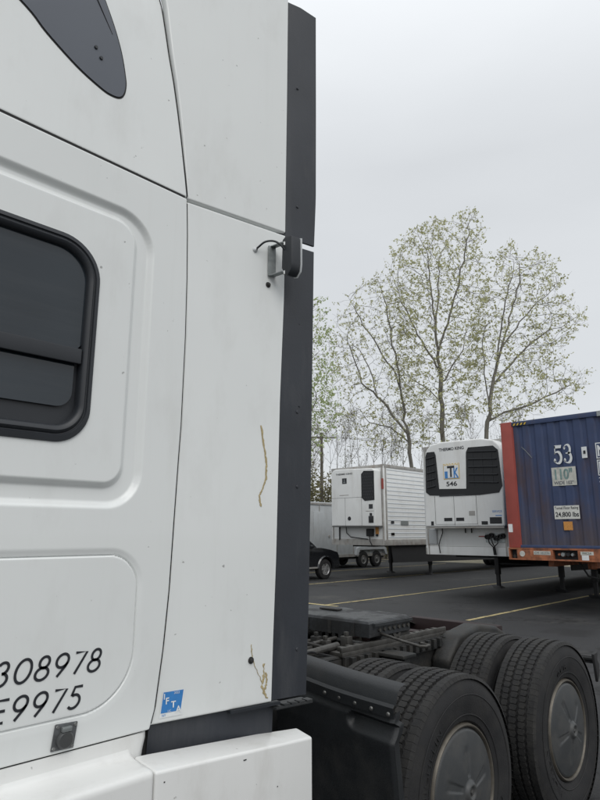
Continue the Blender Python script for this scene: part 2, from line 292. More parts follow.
# ---- sleeper side panels: dense height-field sheets with pressed recesses
def interp(tab):
    a = np.array(sorted(tab, key=lambda p: p[1])); return lambda z: np.interp(z, a[:, 1], a[:, 0])
SEAM = interp([(1.182, 2.935), (1.190, 2.80), (1.197, 2.62), (1.201, 2.397), (1.199, 2.071), (1.194, 1.947), (1.187, 1.743), (1.180, 1.516), (1.167, 1.334), (1.155, 1.232), (1.147, 1.162), (1.132, 1.108)])
SEAMU = interp([(.93, 4.2), (1.056, 3.762), (1.091, 3.552), (1.116, 3.43), (1.136, 3.307), (1.154, 3.184), (1.172, 3.041), (1.182, 2.952)])
def edge_params(n, e=8, frac=.03):
    a = np.linspace(0, frac, e) ** 1.0; mid = np.linspace(frac, 1 - frac, n)[1:-1]; return np.concatenate([a, mid, 1 - a[::-1]])
def panel(name, Lf, Rf, z0, z1, yf, nu, nv, rad=.006, hole=None, mat=WHITE, parent=truck, skip_roll=(), label=None, dense=None):
    W_ = max(float(Rf(np.array(z1)) - Lf(np.array(z1))), .1); H_ = z1 - z0
    u = edge_params(nu, 6, .012 / W_); v = edge_params(nv, 6, .012 / H_)
    if dense: u = np.concatenate([np.linspace(0, dense, 30)[:-1], dense + (1 - dense) * edge_params(nu, 6, .012 / W_)])
    U, V = np.meshgrid(u, v, indexing='ij'); Z = z0 + (z1 - z0) * V; S_ = Lf(Z) + (Rf(Z) - Lf(Z)) * U
    Y = yf(S_, Z)
    dl = (S_ - Lf(Z)); dr = (Rf(Z) - S_); db = Z - z0; dt = z1 - Z
    for k, d in (('l', dl), ('r', dr), ('b', db), ('t', dt)):
        if k in skip_roll: continue
        q = np.clip(d / rad, 0, 1); Y = Y + rad * (1 - np.sqrt(np.clip(1 - (1 - q) ** 2, 0, 1)))
    a, c_ = S_.shape; vs = np.stack([S_, Y, Z], -1).reshape(-1, 3)
    idx = np.arange(a * c_).reshape(a, c_); f = np.stack([idx[:-1, :-1], idx[1:, :-1], idx[1:, 1:], idx[:-1, 1:]], -1).reshape(-1, 4)
    if hole is not None:
        cs = (S_[:-1, :-1] + S_[1:, 1:]) / 2; cz = (Z[:-1, :-1] + Z[1:, 1:]) / 2; keep = sdf(cs, cz, hole).reshape(-1) > -.012; f = f[keep]
    m = MB(); m.v = [tuple(p) for p in vs.tolist()]; m.f = [tuple(q) for q in f.tolist()]
    k = len(m.v)                                     # return flanges of the sheet metal (20 mm deep)
    for key, line in (('l', idx[0]), ('r', idx[-1]), ('b', idx[:, 0]), ('t', idx[:, -1])):
        base = len(m.v); m.v += [(m.v[i][0], m.v[i][1] + .02, m.v[i][2]) for i in line]
        for j in range(len(line) - 1): m.f.append((int(line[j]), int(line[j + 1]), base + j + 1, base + j))
    return m.build(name, mat, parent, smooth=True, label=label)
WIN = rrect(-.03, .855, 1.963, 2.629, (.135, .135, .11, .11))
E_OUT = rrect(-.215, 1.050, 1.776, 2.797, (.14, .14, .12, .12)); E_IN = rrect(-.14, .973, 1.853, 2.745, (.075, .075, .06, .06))
LOW = rrect(-.25, 1.057, 1.193, 1.633, (.10, .10, .16, .16))
def side_y(S_, Z):
    o = sdf(S_, Z, E_OUT); i = sdf(S_, Z, E_IN); lo = sdf(S_, Z, LOW)
    y = 1.75 + .017 * ss(-o, -.004, .022) * (1 - ss(-i, -.020, .004))
    y += .003 * ss(-lo, -.03, 0) * (lo < 0) * 0
    y += .007 * np.exp(-((lo) / .0024) ** 2) + .0045 * ss(-lo, -.024, -.003) * (lo > 0) * (.25 + .75 * ss(Z, 1.45, 1.62))      # soft lip falling into the door joint
    return y
panel('sleeper_side_panel', lambda z: z * 0 - .62, lambda z: SEAM(z) - .003, 1.106, 2.944, side_y, 380, 620, hole=WIN, dense=.58)
# upper side with slight inward lean
LEAN = .06
def up_y(S_, Z): return 1.752 + LEAN * (Z - 2.95) + .05 * ss(Z, 3.5, 4.3) ** 2
panel('sleeper_roof_side_panel', lambda z: z * 0 - .62, lambda z: SEAMU(z) - .003, 2.951, 4.2, up_y, 90, 70)
# flared rear extender
FL = math.tan(R(9.7))
def fl_y(s): return 1.757 - FL * (s - 1.196)
EXT_R = interp([(1.642, 4.2), (1.639, 3.605), (1.633, 2.93), (1.629, 2.644), (1.613, 2.217), (1.607, 1.9), (1.601, 1.6), (1.591, 1.32), (1.585, 1.1)])
FLAP_R = interp([(1.805, 4.2), (1.802, 3.6), (1.798, 3.164), (1.785, 2.9), (1.771, 2.238), (1.764, 1.908), (1.752, 1.449), (1.737, 1.1)])
panel('side_extender', lambda z: SEAM(z) + .003, EXT_R, 1.112, 2.938, lambda s, z: fl_y(s), 60, 120, rad=.007, skip_roll=('r',))
panel('upper_side_extender', lambda z: SEAMU(z) + .004, EXT_R, 2.949, 4.19, lambda s, z: fl_y(s) + 0 * z, 60, 60, rad=.007, skip_roll=('r',))
m = MB()
for z0, z1 in ((1.118, 2.903), (2.932, 4.140)):
    nz = 24; m = MB()
    for i in range(nz + 1):
        z = z0 + (z1 - z0) * i / nz; a = float(EXT_R(z)) - .03; c_ = float(FLAP_R(z)); bow = .004 * math.sin(z * 7)
        m.v += [(a, fl_y(a) + .022, z), (float(EXT_R(z)) + .001, fl_y(a) + .004, z), (float(EXT_R(z)) + .004, fl_y(a) - .003, z), ((a + c_) / 2, fl_y((a + c_) / 2) - .004 + bow, z), (c_ - .004, fl_y(c_) - .003, z), (c_, fl_y(c_) + .002, z), (c_ - .002, fl_y(c_) + .008, z), ((a + c_) / 2, fl_y((a + c_) / 2) + .009, z)]
    for i in range(nz):
        for j in range(8): m.f.append((i * 8 + j, i * 8 + (j + 1) % 8, (i + 1) * 8 + (j + 1) % 8, (i + 1) * 8 + j))
    m.f += [tuple(range(8)), tuple(nz * 8 + j for j in range(7, -1, -1))]
    fo = m.build('rubber_edge_flap', RUBBER, truck, smooth=True, label='tall dark rubber flap on the %s rear edge of the cab' % ('lower' if z0 < 2 else 'upper'))
    if z0 < 2:
        for zz in (2.55, 2.2): MB().box(1.70, 1.706, fl_y(1.70) - .008, fl_y(1.7), zz, zz + .004).build('flap_mark', RUBBER, fo)
    for zz in np.arange(z0 + .16, min(z1, 3.9), .30): MB().lathe([(-.002, .0001), (-.002, .005), (0, .007)], (1.695, fl_y(1.695) - .0035, zz), n=10).build('flap_rivet', RUBBER, fo, smooth=True)
# lower left triangular bumper cleat below the flap
m = MB()
for i in range(4): m.obox((1.64 + .033 * i, fl_y(1.64 + .033 * i) - .004, 1.098), (.013, -.002, 0), (.002, .016, 0), (0, 0, .005))
m.obox((1.675, 1.69, 1.093), (.080, -.013, 0), (.004, .035, 0), (0, 0, .004))
m.build('flap_foot', PLAST, truck, bevel=.002)
def seam_strip(pts, wd, name='seam_gasket'):
    m = MB()
    for (a, y, z, hx, hz) in pts: m.v += [(a - hx, y, z - hz), (a + hx, y, z + hz)]
    m.f = [(2 * i, 2 * i + 1, 2 * i + 3, 2 * i + 2) for i in range(len(pts) - 1)]
    return m.build(name, DARKGAP, truck)
seam_strip([(a, 1.7535, 2.9475, 0, .005) for a in np.linspace(-.6, 1.17, 12)], 0)
seam_strip([(float(SEAM(z)), 1.7600, z, .0052, 0) for z in np.linspace(1.12, 2.93, 40)], 0)
seam_strip([(float(SEAMU(z)), float(up_y(0, z)) + .0055, z, .0055, 0) for z in np.linspace(2.96, 4.1, 30)], 0)
# inner structure (dark) closing the cab behind its skin
m = MB(); m.box(-.6, 1.15, 1.785, 4.02, 1.0, 2.94); m.build('cab_shell', DARKGAP, truck)
m = MB(); m.prism([(1.10, 1.80, .95), (1.10, 1.80, 4.1), (-.3, 1.95, 4.1), (-.3, 1.80, .95)], (0, 0, 0)) if 0 else None
MB().prism([(-.6, 1.86, 2.945), (1.12, 1.86, 2.945), (1.06, 1.92, 3.6), (.92, 1.98, 4.05), (-.6, 1.98, 4.05)], (0, 1.9, 0)).build('roof_shell', WHITE, truck, bevel=.03)
MB().box(1.152, 1.2, 1.80, 4.0, 1.02, 3.9).build('cab_rear_wall', WHITE, truck, bevel=.01)
# far side of the cab mirrors the near one in plain form
MB().box(-.62, 1.19, 4.03, 4.05, 1.1, 2.94).build('far_side_panel', WHITE, truck, bevel=.005)
MB().prism([(1.2, 4.05, 1.11), (1.6, 4.12, 1.11), (1.64, 4.12, 4.2), (1.1, 4.02, 4.2)], (0, .02, 0)).build('side_extender', WHITE, truck)
MB().prism([(1.6, 4.12, 1.11), (1.74, 4.14, 1.11), (1.8, 4.14, 4.2), (1.64, 4.12, 4.2)], (0, .015, 0)).build('rubber_edge_flap', RUBBER, truck)
# driver's door area forward of the sleeper, hood and front wheel
dr = MB().prism([(-.63, 1.752, 1.1), (-.63, 1.752, 2.94), (-1.15, 1.752, 2.94), (-1.62, 1.752, 2.15), (-1.66, 1.752, 1.1)], (0, .05, 0)).build('cab_door', WHITE, truck, bevel=.008)
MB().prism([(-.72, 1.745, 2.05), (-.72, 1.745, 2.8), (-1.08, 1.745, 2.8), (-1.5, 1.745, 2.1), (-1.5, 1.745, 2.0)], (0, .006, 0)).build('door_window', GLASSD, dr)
MB().box(-.82, -.70, 1.728, 1.746, 1.72, 1.76).build('door_handle', PLAST, dr, bevel=.004)
MB().prism([(-.63, 1.8, 2.945), (-.63, 1.95, 4.0), (-1.0, 1.95, 3.75), (-1.3, 1.8, 2.945)], (0, 2.1, 0)).build('roof_cap', WHITE, truck, bevel=.03)
MB().prism([(-.63, 1.81, .95), (-.63, 1.81, 2.94), (-1.15, 1.81, 2.94), (-1.62, 1.81, 2.15), (-2.75, 1.9, 1.85), (-3.0, 1.95, .5), (-2.75, 1.95, .5), (-2.5, 1.9, 1.1), (-1.7, 1.81, 1.1)], (0, 2.18, 0)).build('hood', WHITE, truck, bevel=.03)

# ---- sleeper window
def ring(outer, inner, y0, y1, mat, name, parent, prof=None, smooth=True):
    n_ = len(outer); m = MB(); layers = prof or [(0, y1), (0.04, y0), (.96, y0), (1, y1)]
    for t_, yy in layers:
        for a, c_ in zip(outer, inner): m.v.append((a[0] + (c_[0] - a[0]) * t_, yy, a[1] + (c_[1] - a[1]) * t_))
    for k in range(len(layers) - 1):
        for i in range(n_): m.f.append((k * n_ + i, k * n_ + (i + 1) % n_, (k + 1) * n_ + (i + 1) % n_, (k + 1) * n_ + i))
    return m.build(name, mat, parent, smooth=smooth)
GL = rrect(.012, .815, 2.052, 2.585, (.10, .10, .06, .06))
GI = rrect(.012, .815, 2.015, 2.585, (.10, .10, .075, .075))
wf = ring(WIN, GI, 0, 0, GASKET, 'sleeper_window', truck, prof=[(0, 1.752), (.04, 1.7445), (.34, 1.742), (.42, 1.747), (.47, 1.7475), (.53, 1.743), (.66, 1.7385), (.86, 1.7415), (1, 1.750), (1.03, 1.778)])
def plate(poly, y, th, mat, name, parent, label=None, bevel=0): return MB().prism([(a, y, c_) for a, c_ in poly], (0, th, 0)).build(name, mat, parent, label=label, bevel=bevel)
OFF[wf.name] = OFF[truck.name]
UP = rrect(-.02, .83, 2.24, 2.60, .09)
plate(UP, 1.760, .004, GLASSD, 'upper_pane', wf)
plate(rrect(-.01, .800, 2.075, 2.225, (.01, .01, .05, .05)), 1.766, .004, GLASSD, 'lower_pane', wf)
plate(rrect(-.03, .83, 1.99, 2.24, .03), 1.776, .004, GASKET, 'window_backing', wf)
MB().box(.0, .812, 1.744, 1.757, 2.213, 2.262).build('sash_bar', GASKET, wf, bevel=.004)
MB().box(.012, .80, 1.748, 1.752, 2.232, 2.237).build('sash_groove', DARKGAP, wf)
# ---- dark side window panel in the roof fairing
def yu(z): return up_y(0, z)
UW = [(.542, 3.378), (.615, 3.322), (.724, 3.257), (.811, 3.224), (.850, 3.218), (.882, 3.226), (.898, 3.250), (.904, 3.29), (.900, 3.33), (.883, 3.414), (.855, 3.50), (.818, 3.585), (.76, 3.70), (.66, 3.79), (.40, 3.84), (.05, 3.80), (-.10, 3.72), (-.05, 3.62), (.10, 3.55), (.35, 3.47)]
def catmull(P, k=5, closed=True):
    O = []; n_ = len(P)
    for i in range(n_ if closed else n_ - 1):
        p = [np.array(P[(i + j - 1) % n_ if closed else min(max(i + j - 1, 0), n_ - 1)], float) for j in range(4)]
        for q in range(k):
            t_ = q / k; O.append(tuple(.5 * (2 * p[1] + (p[2] - p[0]) * t_ + (2 * p[0] - 5 * p[1] + 4 * p[2] - p[3]) * t_ ** 2 + (3 * p[1] - p[0] - 3 * p[2] + p[3]) * t_ ** 3)))
    if not closed: O.append(tuple(float(v) for v in P[-1]))
    return O
UW = catmull(UW)
def grow(poly, d):
    c_ = Vector((sum(p[0] for p in poly) / len(poly), sum(p[1] for p in poly) / len(poly))); O = []
    for i, p in enumerate(poly):
        a = Vector(poly[i - 1]); b_ = Vector(poly[(i + 1) % len(poly)]); t_ = (b_ - a).normalized(); nn_ = Vector((t_.y, -t_.x))
        if nn_.dot(Vector(p) - c_) < 0: nn_ = -nn_
        O.append((p[0] + nn_.x * d, p[1] + nn_.y * d))
    return O
MB().prism([(a, float(yu(c_)) - .0012, c_) for a, c_ in grow(UW, .006)], (0, .004, 0)).build('fairing_window_gasket', DARKGAP, truck)
fw_ = MB().prism([(a, float(yu(c_)) - .004, c_) for a, c_ in UW], (0, .004, 0)).build('fairing_window', FAIRWIN, truck, label='dark grey pointed window panel high on the cab side')
MB().tube([(.76, float(yu(3.60)) - .005, 3.62), (.845, float(yu(3.50)) - .005, 3.475)], .0016, 6).build('panel_joint', DARKGAP, fw_)
for (a, c_) in ((.785, 3.375), (.806, 3.343)): MB().lathe([(-.006, .0001), (-.006, .006), (0, .007)], (a, float(yu(c_)) - .003, c_), n=12).build('rivet', GASKET, fw_)
# ---- lettering of the unit number, stroked digits
def stroke(m, pts, wd, y, thick=.0012):
    P = [Vector(p) for p in pts]; n_ = len(P); closed = (P[0] - P[-1]).length < 1e-5
    k = len(m.v)
    for i in range(n_):
        a = P[i - 1] if i > 0 else (P[-2] if closed else P[0]); b_ = P[i + 1] if i < n_ - 1 else (P[1] if closed else P[-1])
        t_ = (b_ - a).normalized(); q = Vector((-t_.y, t_.x)) * wd / 2
        m.v += [(P[i].x + q.x, y, P[i].y + q.y), (P[i].x - q.x, y, P[i].y - q.y)]
    for i in range(n_ - 1): m.f.append((k + 2 * i, k + 2 * i + 2, k + 2 * i + 3, k + 2 * i + 1))
def arc(cx, cz, rx, rz, a0, a1, n_=20): return [(cx + rx * math.cos(R(a0 + (a1 - a0) * i / n_)), cz + rz * math.sin(R(a0 + (a1 - a0) * i / n_))) for i in range(n_ + 1)]
G = {'0': [arc(0, .5, .36, .5, 90, 450, 36)], '8': [arc(0, .75, .235, .25, -90, 270, 28), arc(0, .25, .31, .27, 90, 450, 30)],
     '9': [arc(0, .70, .30, .30, 0, 360, 30), [(.285, .60), (.20, .42), (-.10, 0)]], '7': [[(-.30, .97), (.30, .97), (-.12, 0)]],
     '5': [[(.28, .97), (-.12, .97), (-.20, .58)], arc(-.02, .32, .30, .30, 120, -140, 22)],
     '3': [arc(-.02, .75, .23, .24, 150, -90, 20), arc(-.02, .26, .30, .27, 90, -145, 22)],
     'E': [[(.28, .97), (-.26, .97), (-.26, .03), (.28, .03)], [(-.26, .52), (.22, .52)]], '1': [[(-.15, .8), (.05, .97), (.05, 0)]]}
def digits(s_, xs, z0, h, shear, wd, y, name):
    m = MB()
    for ch, x in zip(s_, xs):
        for st in G[ch]: stroke(m, [(x + a * h * .98 + (c_ - .5) * h * shear, z0 + c_ * h) for a, c_ in st], wd, y)
    return m.build(name, LETTER, truck)
digits('1308978', (.622, .668, .7235, .777, .829, .881, .930), 1.307, .058, .22, .0074, 1.7485, 'unit_number_lettering')
digits('E9975', (.672, .7225, .776, .828, .876), 1.215, .058, .22, .0074, 1.7485, 'registration_lettering')
# ---- receptacle cover
rp = MB().prism([(.815, 1.743, 1.117), (.880, 1.743, 1.114), (.888, 1.743, 1.181), (.823, 1.743, 1.184)], (0, .006, 0)).build('receptacle_plate', M('dull_socket_plate', (.12, .125, .13), .4, .5, var=.2, vs=60), truck, bevel=.003)
MB().lathe([(-.012, .0001), (-.012, .019), (-.008, .023), (0, .024)], (.851, 1.742, 1.142), n=28).build('receptacle_cap', COVERM, rp, smooth=True)
MB().box(.838, .866, 1.729, 1.742, 1.163, 1.176).build('cap_hinge', GALV, rp, bevel=.003)
for a, c_ in ((.822, 1.124), (.875, 1.121), (.880, 1.175), (.829, 1.177)): MB().lathe([(-.003, .0001), (-.003, .004), (0, .0045)], (a, 1.743, c_), n=10).build('screw', CHROME, rp)
# ---- sticker
def fp(s, z, d=.0015): y = fl_y(s); return (s - d * FL, y - d, z)
dc = MB(); dc.add([fp(1.168, 1.128), fp(1.246, 1.128), fp(1.254, 1.206), fp(1.176, 1.206)], [(0, 1, 2, 3)]); dc = dc.build('permit_sticker', DECALW, truck, label='small square blue and white permit sticker')
d2 = MB(); d2.add([fp(1.172, 1.142, .0022), fp(1.239, 1.142, .0022), fp(1.247, 1.203, .0022), fp(1.179, 1.203, .0022)], [(0, 1, 2, 3)]); d2.build('sticker_print', DECALB, dc)
rvF = Vector((1, -FL, 0)).normalized()
for ch, s_, z_, h_ in (('I', 1.180, 1.182, .017), ('F', 1.187, 1.167, .0195), ('T', 1.205, 1.154, .0195), ('A', 1.221, 1.137, .0205)): text(ch, h_, DECALW, dc, fp(s_, z_, .0028), rvF, (0, 0, 1), bold=.02)
text('2022', .007, DECALW, dc, fp(1.214, 1.194, .0028), rvF, (0, 0, 1)); text('NY', .007, DECALB, dc, fp(1.176, 1.132, .0028), rvF, (0, 0, 1)); text('LIC', .006, DECALW, dc, fp(1.195, 1.1435, .0028), rvF, (0, 0, 1))
# ---- dried sap streaks and the two bolts
def ribbon(pts, ws, mat, name, label=None):
    m = MB(); 
    for i, ((s, z), w_) in enumerate(zip(pts, ws)):
        m.v += [fp(s - w_ / 2, z, .0006), fp(s, z, .0022), fp(s + w_ / 2, z, .0006)]
    for i in range(len(pts) - 1):
        for j in (0, 1): m.f.append((3 * i + j, 3 * i + 3 + j, 3 * i + 4 + j, 3 * i + 1 + j))
    return m.build(name, mat, truck, smooth=True, label=label)
def rough(pts, k=8, a=.0014):
    O = []
    for (p, q) in zip(pts, pts[1:]):
        for i in range(k): t_ = i / k; O.append((p[0] + (q[0] - p[0]) * t_ + random.uniform(-a, a), p[1] + (q[1] - p[1]) * t_))
    return O + [pts[-1]]
p_ = rough([(1.527, 2.105), (1.541, 2.03), (1.553, 1.965), (1.552, 1.90), (1.536, 1.858), (1.523, 1.835), (1.532, 1.797)])
ribbon(p_, [random.uniform(.006, .0105) for _ in p_], SAP, 'sap_streak', 'long wavy tan dried streak on the extender')
for q in ([(1.499, 1.315), (1.503, 1.275), (1.515, 1.245), (1.535, 1.205), (1.548, 1.18)], [(1.552, 1.245), (1.553, 1.205), (1.545, 1.17), (1.562, 1.135)], [(1.562, 1.215), (1.565, 1.18), (1.553, 1.15), (1.57, 1.128)]):
    p_ = rough(q, 7, .0022); ribbon(p_, [random.uniform(.002, .005 if q[0][0] < 1.51 else .013) for _ in p_], SAP, 'sap_streak')
for s_, z_ in ((1.551, 2.691), (1.499, 1.262)):
    bo = MB().lathe([(-.010, .0001), (-.010, .006), (-.004, .0075), (-.004, .011), (0, .012)], fp(s_, z_, 0), n=14).build('bolt_head', FRAMEM, truck, smooth=True)
# ---- work lamp on its bracket
wl = MB(); prof = [(0, .165), (.035, .175), (.055, .165), (.058, .04), (.040, .005), (.022, 0), (.004, .02), (0, .05)]
LX, LY, LZ = 1.570, 1.592, 2.712
wl.prism([(LX, LY + a - .012, LZ + c_) for a, c_ in prof], (.045, -.008, 0)); wl = wl.build('work_lamp', GASKET, truck, bevel=.006, label='small black work lamp bracketed to the cab edge')
MB().prism([(LX + .046, LY + a * 1.12 - .024, LZ - .003 + c_ * 1.02) for a, c_ in prof], (.004, -.0005, 0)).build('lamp_lens', LENS, wl, bevel=.002)
br = MB(); br.obox((1.562, fl_y(1.562) - .008, 2.795), (.017, -.003, 0), (.0005, .003, 0), (0, 0, .066)); br.obox((1.568, fl_y(1.57) - .036, 2.860), (.012, -.002, 0), (-.004, .034, 0), (0, 0, .002)); br.obox((1.566, fl_y(1.57) - .036, 2.731), (.012, -.002, 0), (-.004, .034, 0), (0, 0, .002))
br = br.build('lamp_bracket', GALV, truck)
for z_ in (2.862, 2.735): MB().tube([(1.572, 1.622, z_), (1.572, 1.622, z_ - .014)], .006, 6).build('bracket_bolt', CHROME, br)
MB().tube(catmull([fp(1.489, 2.828, 0), fp(1.494, 2.836, .014), fp(1.512, 2.856, .034), fp(1.54, 2.862, .05), fp(1.562, 2.850, .064), (1.575, 1.620, 2.825)], 5, False), .0042, 8).build('lamp_cable', GASKET, truck, smooth=True)
MB().lathe([(-.012, .004), (-.006, .009), (0, .011)], fp(1.487, 2.826, 0), n=12).build('cable_grommet', LENS, truck, smooth=True)

# ---- lower fairings
prof = [(1.757, 1.103), (1.752, 1.101), (1.7515, 1.085), (1.7515, 1.066), (1.7505, 1.05), (1.745, 1.02)]
m = MB(); xs = [(-.62, 0), (.5, 0), (1.05, 0), (1.085, .001), (1.108, .005), (1.122, .013), (1.130, .026), (1.132, .05)]; k = len(prof)
for x, d in xs:
    for j, (y, z) in enumerate(prof): m.v.append((x - .25 * max(0, 1.085 - z) * (d > 0), y + d, z))
for i in range(len(xs) - 1):
    for j in range(k - 1): m.f.append((i * k + j, i * k + j + 1, (i + 1) * k + j + 1, (i + 1) * k + j))
m.build('sill_band', WHITE_LOW, truck, smooth=True)
prof = [(1.7525, 1.070), (1.7485, 1.060), (1.742, 1.052), (1.730, 1.0475), (1.705, 1.045), (1.668, 1.043), (1.634, 1.041), (1.625, 1.037), (1.621, 1.030), (1.620, 1.02), (1.620, .45), (1.635, .40), (1.70, .40)]
m = MB(); xs = [(-.62, 0), (.2, 0), (.9, 0), (1.055, 0), (1.062, .0012), (1.0665, .005), (1.067, .03)]; k = len(prof)
for x, d in xs:
    for y, z in prof: m.v.append((x, y + d, z - d * .4))
for i in range(len(xs) - 1):
    for j in range(k - 1): m.f.append((i * k + j, i * k + j + 1, (i + 1) * k + j + 1, (i + 1) * k + j))
m.build('sill_fairing', WHITE_LOW, truck, smooth=True)
# rear fairing box behind the sill, top face sloping down towards the rear
m = MB(); A = [(1.072, 1.620, 1.034), (1.725, 1.620, .985), (1.725, 1.70, 1.000), (1.55, 1.73, 1.010), (1.12, 1.742, 1.044), (1.072, 1.742, 1.047)]
m.v = A + [(p[0], p[1], .42) for p in A]; m.f = [(0, 1, 2, 3, 4, 5), (11, 10, 9, 8, 7, 6)] + [(i, (i + 1) % 6, 6 + (i + 1) % 6, 6 + i) for i in range(6)]
m.build('rear_fairing', WHITE_LOW, truck, bevel=.009, seg=3, label='white lower fairing panel ending just ahead of the drive wheels')
for s_, z_, a in ((1.40, .985, .012), (1.10, 1.0, .004), (1.25, .91, .004), (1.55, .87, .003)): MB().box(s_, s_ + a, 1.6185, 1.62, z_, z_ + .003).build('paint_chip', FRAMEM, truck)
# black rubber closing panel between the extender and the fairing
m = MB(); T = [(1.14, 1.775), (1.25, 1.765), (1.40, 1.745), (1.55, 1.72), (1.61, 1.705), (1.625, 1.72), (1.63, 1.80)]
for z, d in ((1.112, 0), (1.06, .004), (.95, .010)): m.v += [(a, b_ + d, z) for a, b_ in T]
for i in range(2):
    for j in range(6): m.f.append((i * 7 + j, i * 7 + j + 1, i * 7 + 8 + j, i * 7 + 7 + j))
m.build('rubber_gap_panel', RUBBER, truck, smooth=True)
MB().obox((1.52, fl_y(1.52) + .004, 1.107), (.10, -.017, 0), (.002, .012, 0), (0, 0, .005)).build('seal_strip', GASKET, truck)

# ---- front quarter fender ahead of the drive wheels
YO, YI = 1.650, 2.36
prof = [(2.30, .28), (2.285, .50), (2.265, .70), (2.250, .84), (2.245, .93), (2.262, .965), (2.262, .985)]
m = MB(); ny = 26; K = len(prof); FR = []
zz = np.interp(np.linspace(0, 1, 60), np.linspace(0, 1, K), [p[1] for p in prof]); 
ZS = np.linspace(.28, .985, 90); XS = np.interp(ZS, [p[1] for p in prof], [p[0] for p in prof]); YS = np.linspace(YO, YI, 90)
pocket = rrect(1.60, 1.90, .862, .945, .040)
PY, PZ = np.meshgrid(YS, ZS, indexing='ij'); D = sdf(PY, PZ, pocket)
X = np.tile(XS, (90, 1)) + .045 * ss(-D, -.003, .020) * (1 - .75 * ss(.93 - PZ, 0, .07)); X += .010 * ss(YO + .01 - PY, -.01, .01)
m = MB(); m.v = [(float(X[i, j]), float(PY[i, j]), float(PZ[i, j] + (.07 * (PY[i, j] - YO) - .035) * PZ[i, j])) for i in range(90) for j in range(90)]
m.f = [(i * 90 + j, i * 90 + j + 1, (i + 1) * 90 + j + 1, (i + 1) * 90 + j) for i in range(89) for j in range(89)]
base = len(m.v); m.v += [(float(X[0, j]) + .05, YO + .012, float(ZS[j]) * .965) for j in range(90)]
m.f += [(j, j + 1, base + j + 1, base + j) for j in range(89)]
qf = m.build('quarter_fender', PLAST, truck, smooth=True, solid=0)
m = MB(); tp = [(2.243, .968), (2.240, 1.010), (2.252, 1.022), (2.262, 1.018), (2.275, 1.062), (2.30, 1.085), (2.34, 1.092)]
for yy in np.linspace(YO - .006, YI, 12): m.v += [(a + .01 * math.sin(yy * 9), yy, c_ + .07 * (yy - YO) - .035) for a, c_ in tp]
K = len(tp); m.f = [(i * K + j, i * K + j + 1, (i + 1) * K + j + 1, (i + 1) * K + j) for i in range(11) for j in range(K - 1)]
m.build('fender_top_flap', PLAST, truck, smooth=True)
for i in range(5): MB().lathe([(-.008, .0001), (-.006, .007), (0, .010)], (2.236, 1.662 + i * .090, .952 + .0063 * i), axis='x', n=12).build('fender_rivet', BOLTM, truck, smooth=True)

# ---- chassis
def rail(y, s, name, label=None):
    m = MB(); h0, h1 = .70, .985
    pts = [(1.2, h0), (1.2, h1), (4.50, h1), (4.62, h1 - .01), (4.95, h1 - .12), (4.95, h0 + .02), (4.6, h0)]
    m.prism([(a, y, c_) for a, c_ in pts], (0, .009 * s, 0)); m.prism([(1.2, y, h1), (4.50, y, h1), (4.62, y, h1 - .01), (4.95, y, h1 - .12), (4.95, y, h1 - .13), (4.62, y, h1 - .02), (4.5, y, h1 - .01), (1.2, y, h1 - .01)], (0, .09 * s, 0))
    m.box(1.2, 4.9, min(y, y + .09 * s), max(y, y + .09 * s), h0, h0 + .01)
    return m.build(name, FRAMEM, truck, bevel=.004)
rail(2.455, 1, 'frame_rail'); rail(3.345, -1, 'frame_rail')
for x in (1.7, 2.75, 3.48, 4.2, 4.88): MB().box(x - .05, x + .05, 2.47, 3.33, .74, .955).build('crossmember', FRAMEM if x < 4 else REDM, truck, bevel=.01)
MB().box(3.4, 4.12, 3.325, 3.335, .86, .975).build('rail_liner', REDM, truck)
# hump of the rear suspension hanger beside the near rail
m = MB().prism([(3.80, 2.30, .62), (3.80, 2.30, .86), (3.95, 2.30, 1.005), (4.25, 2.30, 1.045), (4.50, 2.30, 1.01), (4.75, 2.30, .90), (4.75, 2.30, .66)], (0, .15, 0)).build('suspension_hanger', FRAMEM, truck, bevel=.03, seg=3)
MB().tube([(4.10, 2.29, .87), (4.10, 2.20, .87)], .055, 18).build('hanger_bush', FRAMEM, truck, bevel=.008)
MB().lathe([(-.02, .035), (-.03, .05), (-.03, .075), (-.02, .09), (0, .09)], (4.10, 2.29, .87), n=24).build('bush_ring', BOLTM, truck, smooth=True)
m = MB(); m.box(3.20, 3.24, 2.28, 2.44, .86, .97); m.box(3.15, 3.29, 2.22, 2.44, .965, .985); m.prism([(3.14, 2.24, .80), (3.30, 2.24, .80), (3.24, 2.24, .97), (3.20, 2.24, .97)], (0, .03, 0)); m.build('shock_bracket', FRAMEM, truck, bevel=.004)
for x in (2.84, 4.12):
    MB().lathe([(-.92, .09), (-.3, .10), (-.22, .20), (0, .24), (.22, .20), (.3, .10), (.92, .09)], (x, CY, .5), n=24).build('drive_axle', FRAMEM, truck, smooth=True)
    for yy in (2.52, 3.28):
        MB().lathe([(-.11, .10), (-.10, .125), (-.04, .13), (0, .11), (.04, .13), (.10, .125), (.11, .10)], (x + .33, yy, .62), axis='z', n=24).build('air_spring', BLACKS, truck, smooth=True)
# slide rails with notches, airlines, fifth wheel
for yy in (2.50, 3.24):
    m = MB(); m.box(2.86, 4.02, yy - .055, yy + .055, .986, 1.010); m.box(2.86, 4.02, yy - .05, yy - .035, 1.010, 1.040)
    for i in range(15): m.box(2.90 + i * .073, 2.938 + i * .073, yy - .035, yy + .02, 1.010, 1.034)
    m.build('slide_rail', BARM, truck, bevel=.003)
    m = MB()
    for i in range(15): m.box(2.90 + i * .073, 2.935 + i * .073, yy - .10, yy - .056, .93, .985)
    m.box(2.86, 4.0, yy - .075, yy - .057, .915, .99); m.build('rail_teeth', FRAMEM, truck)
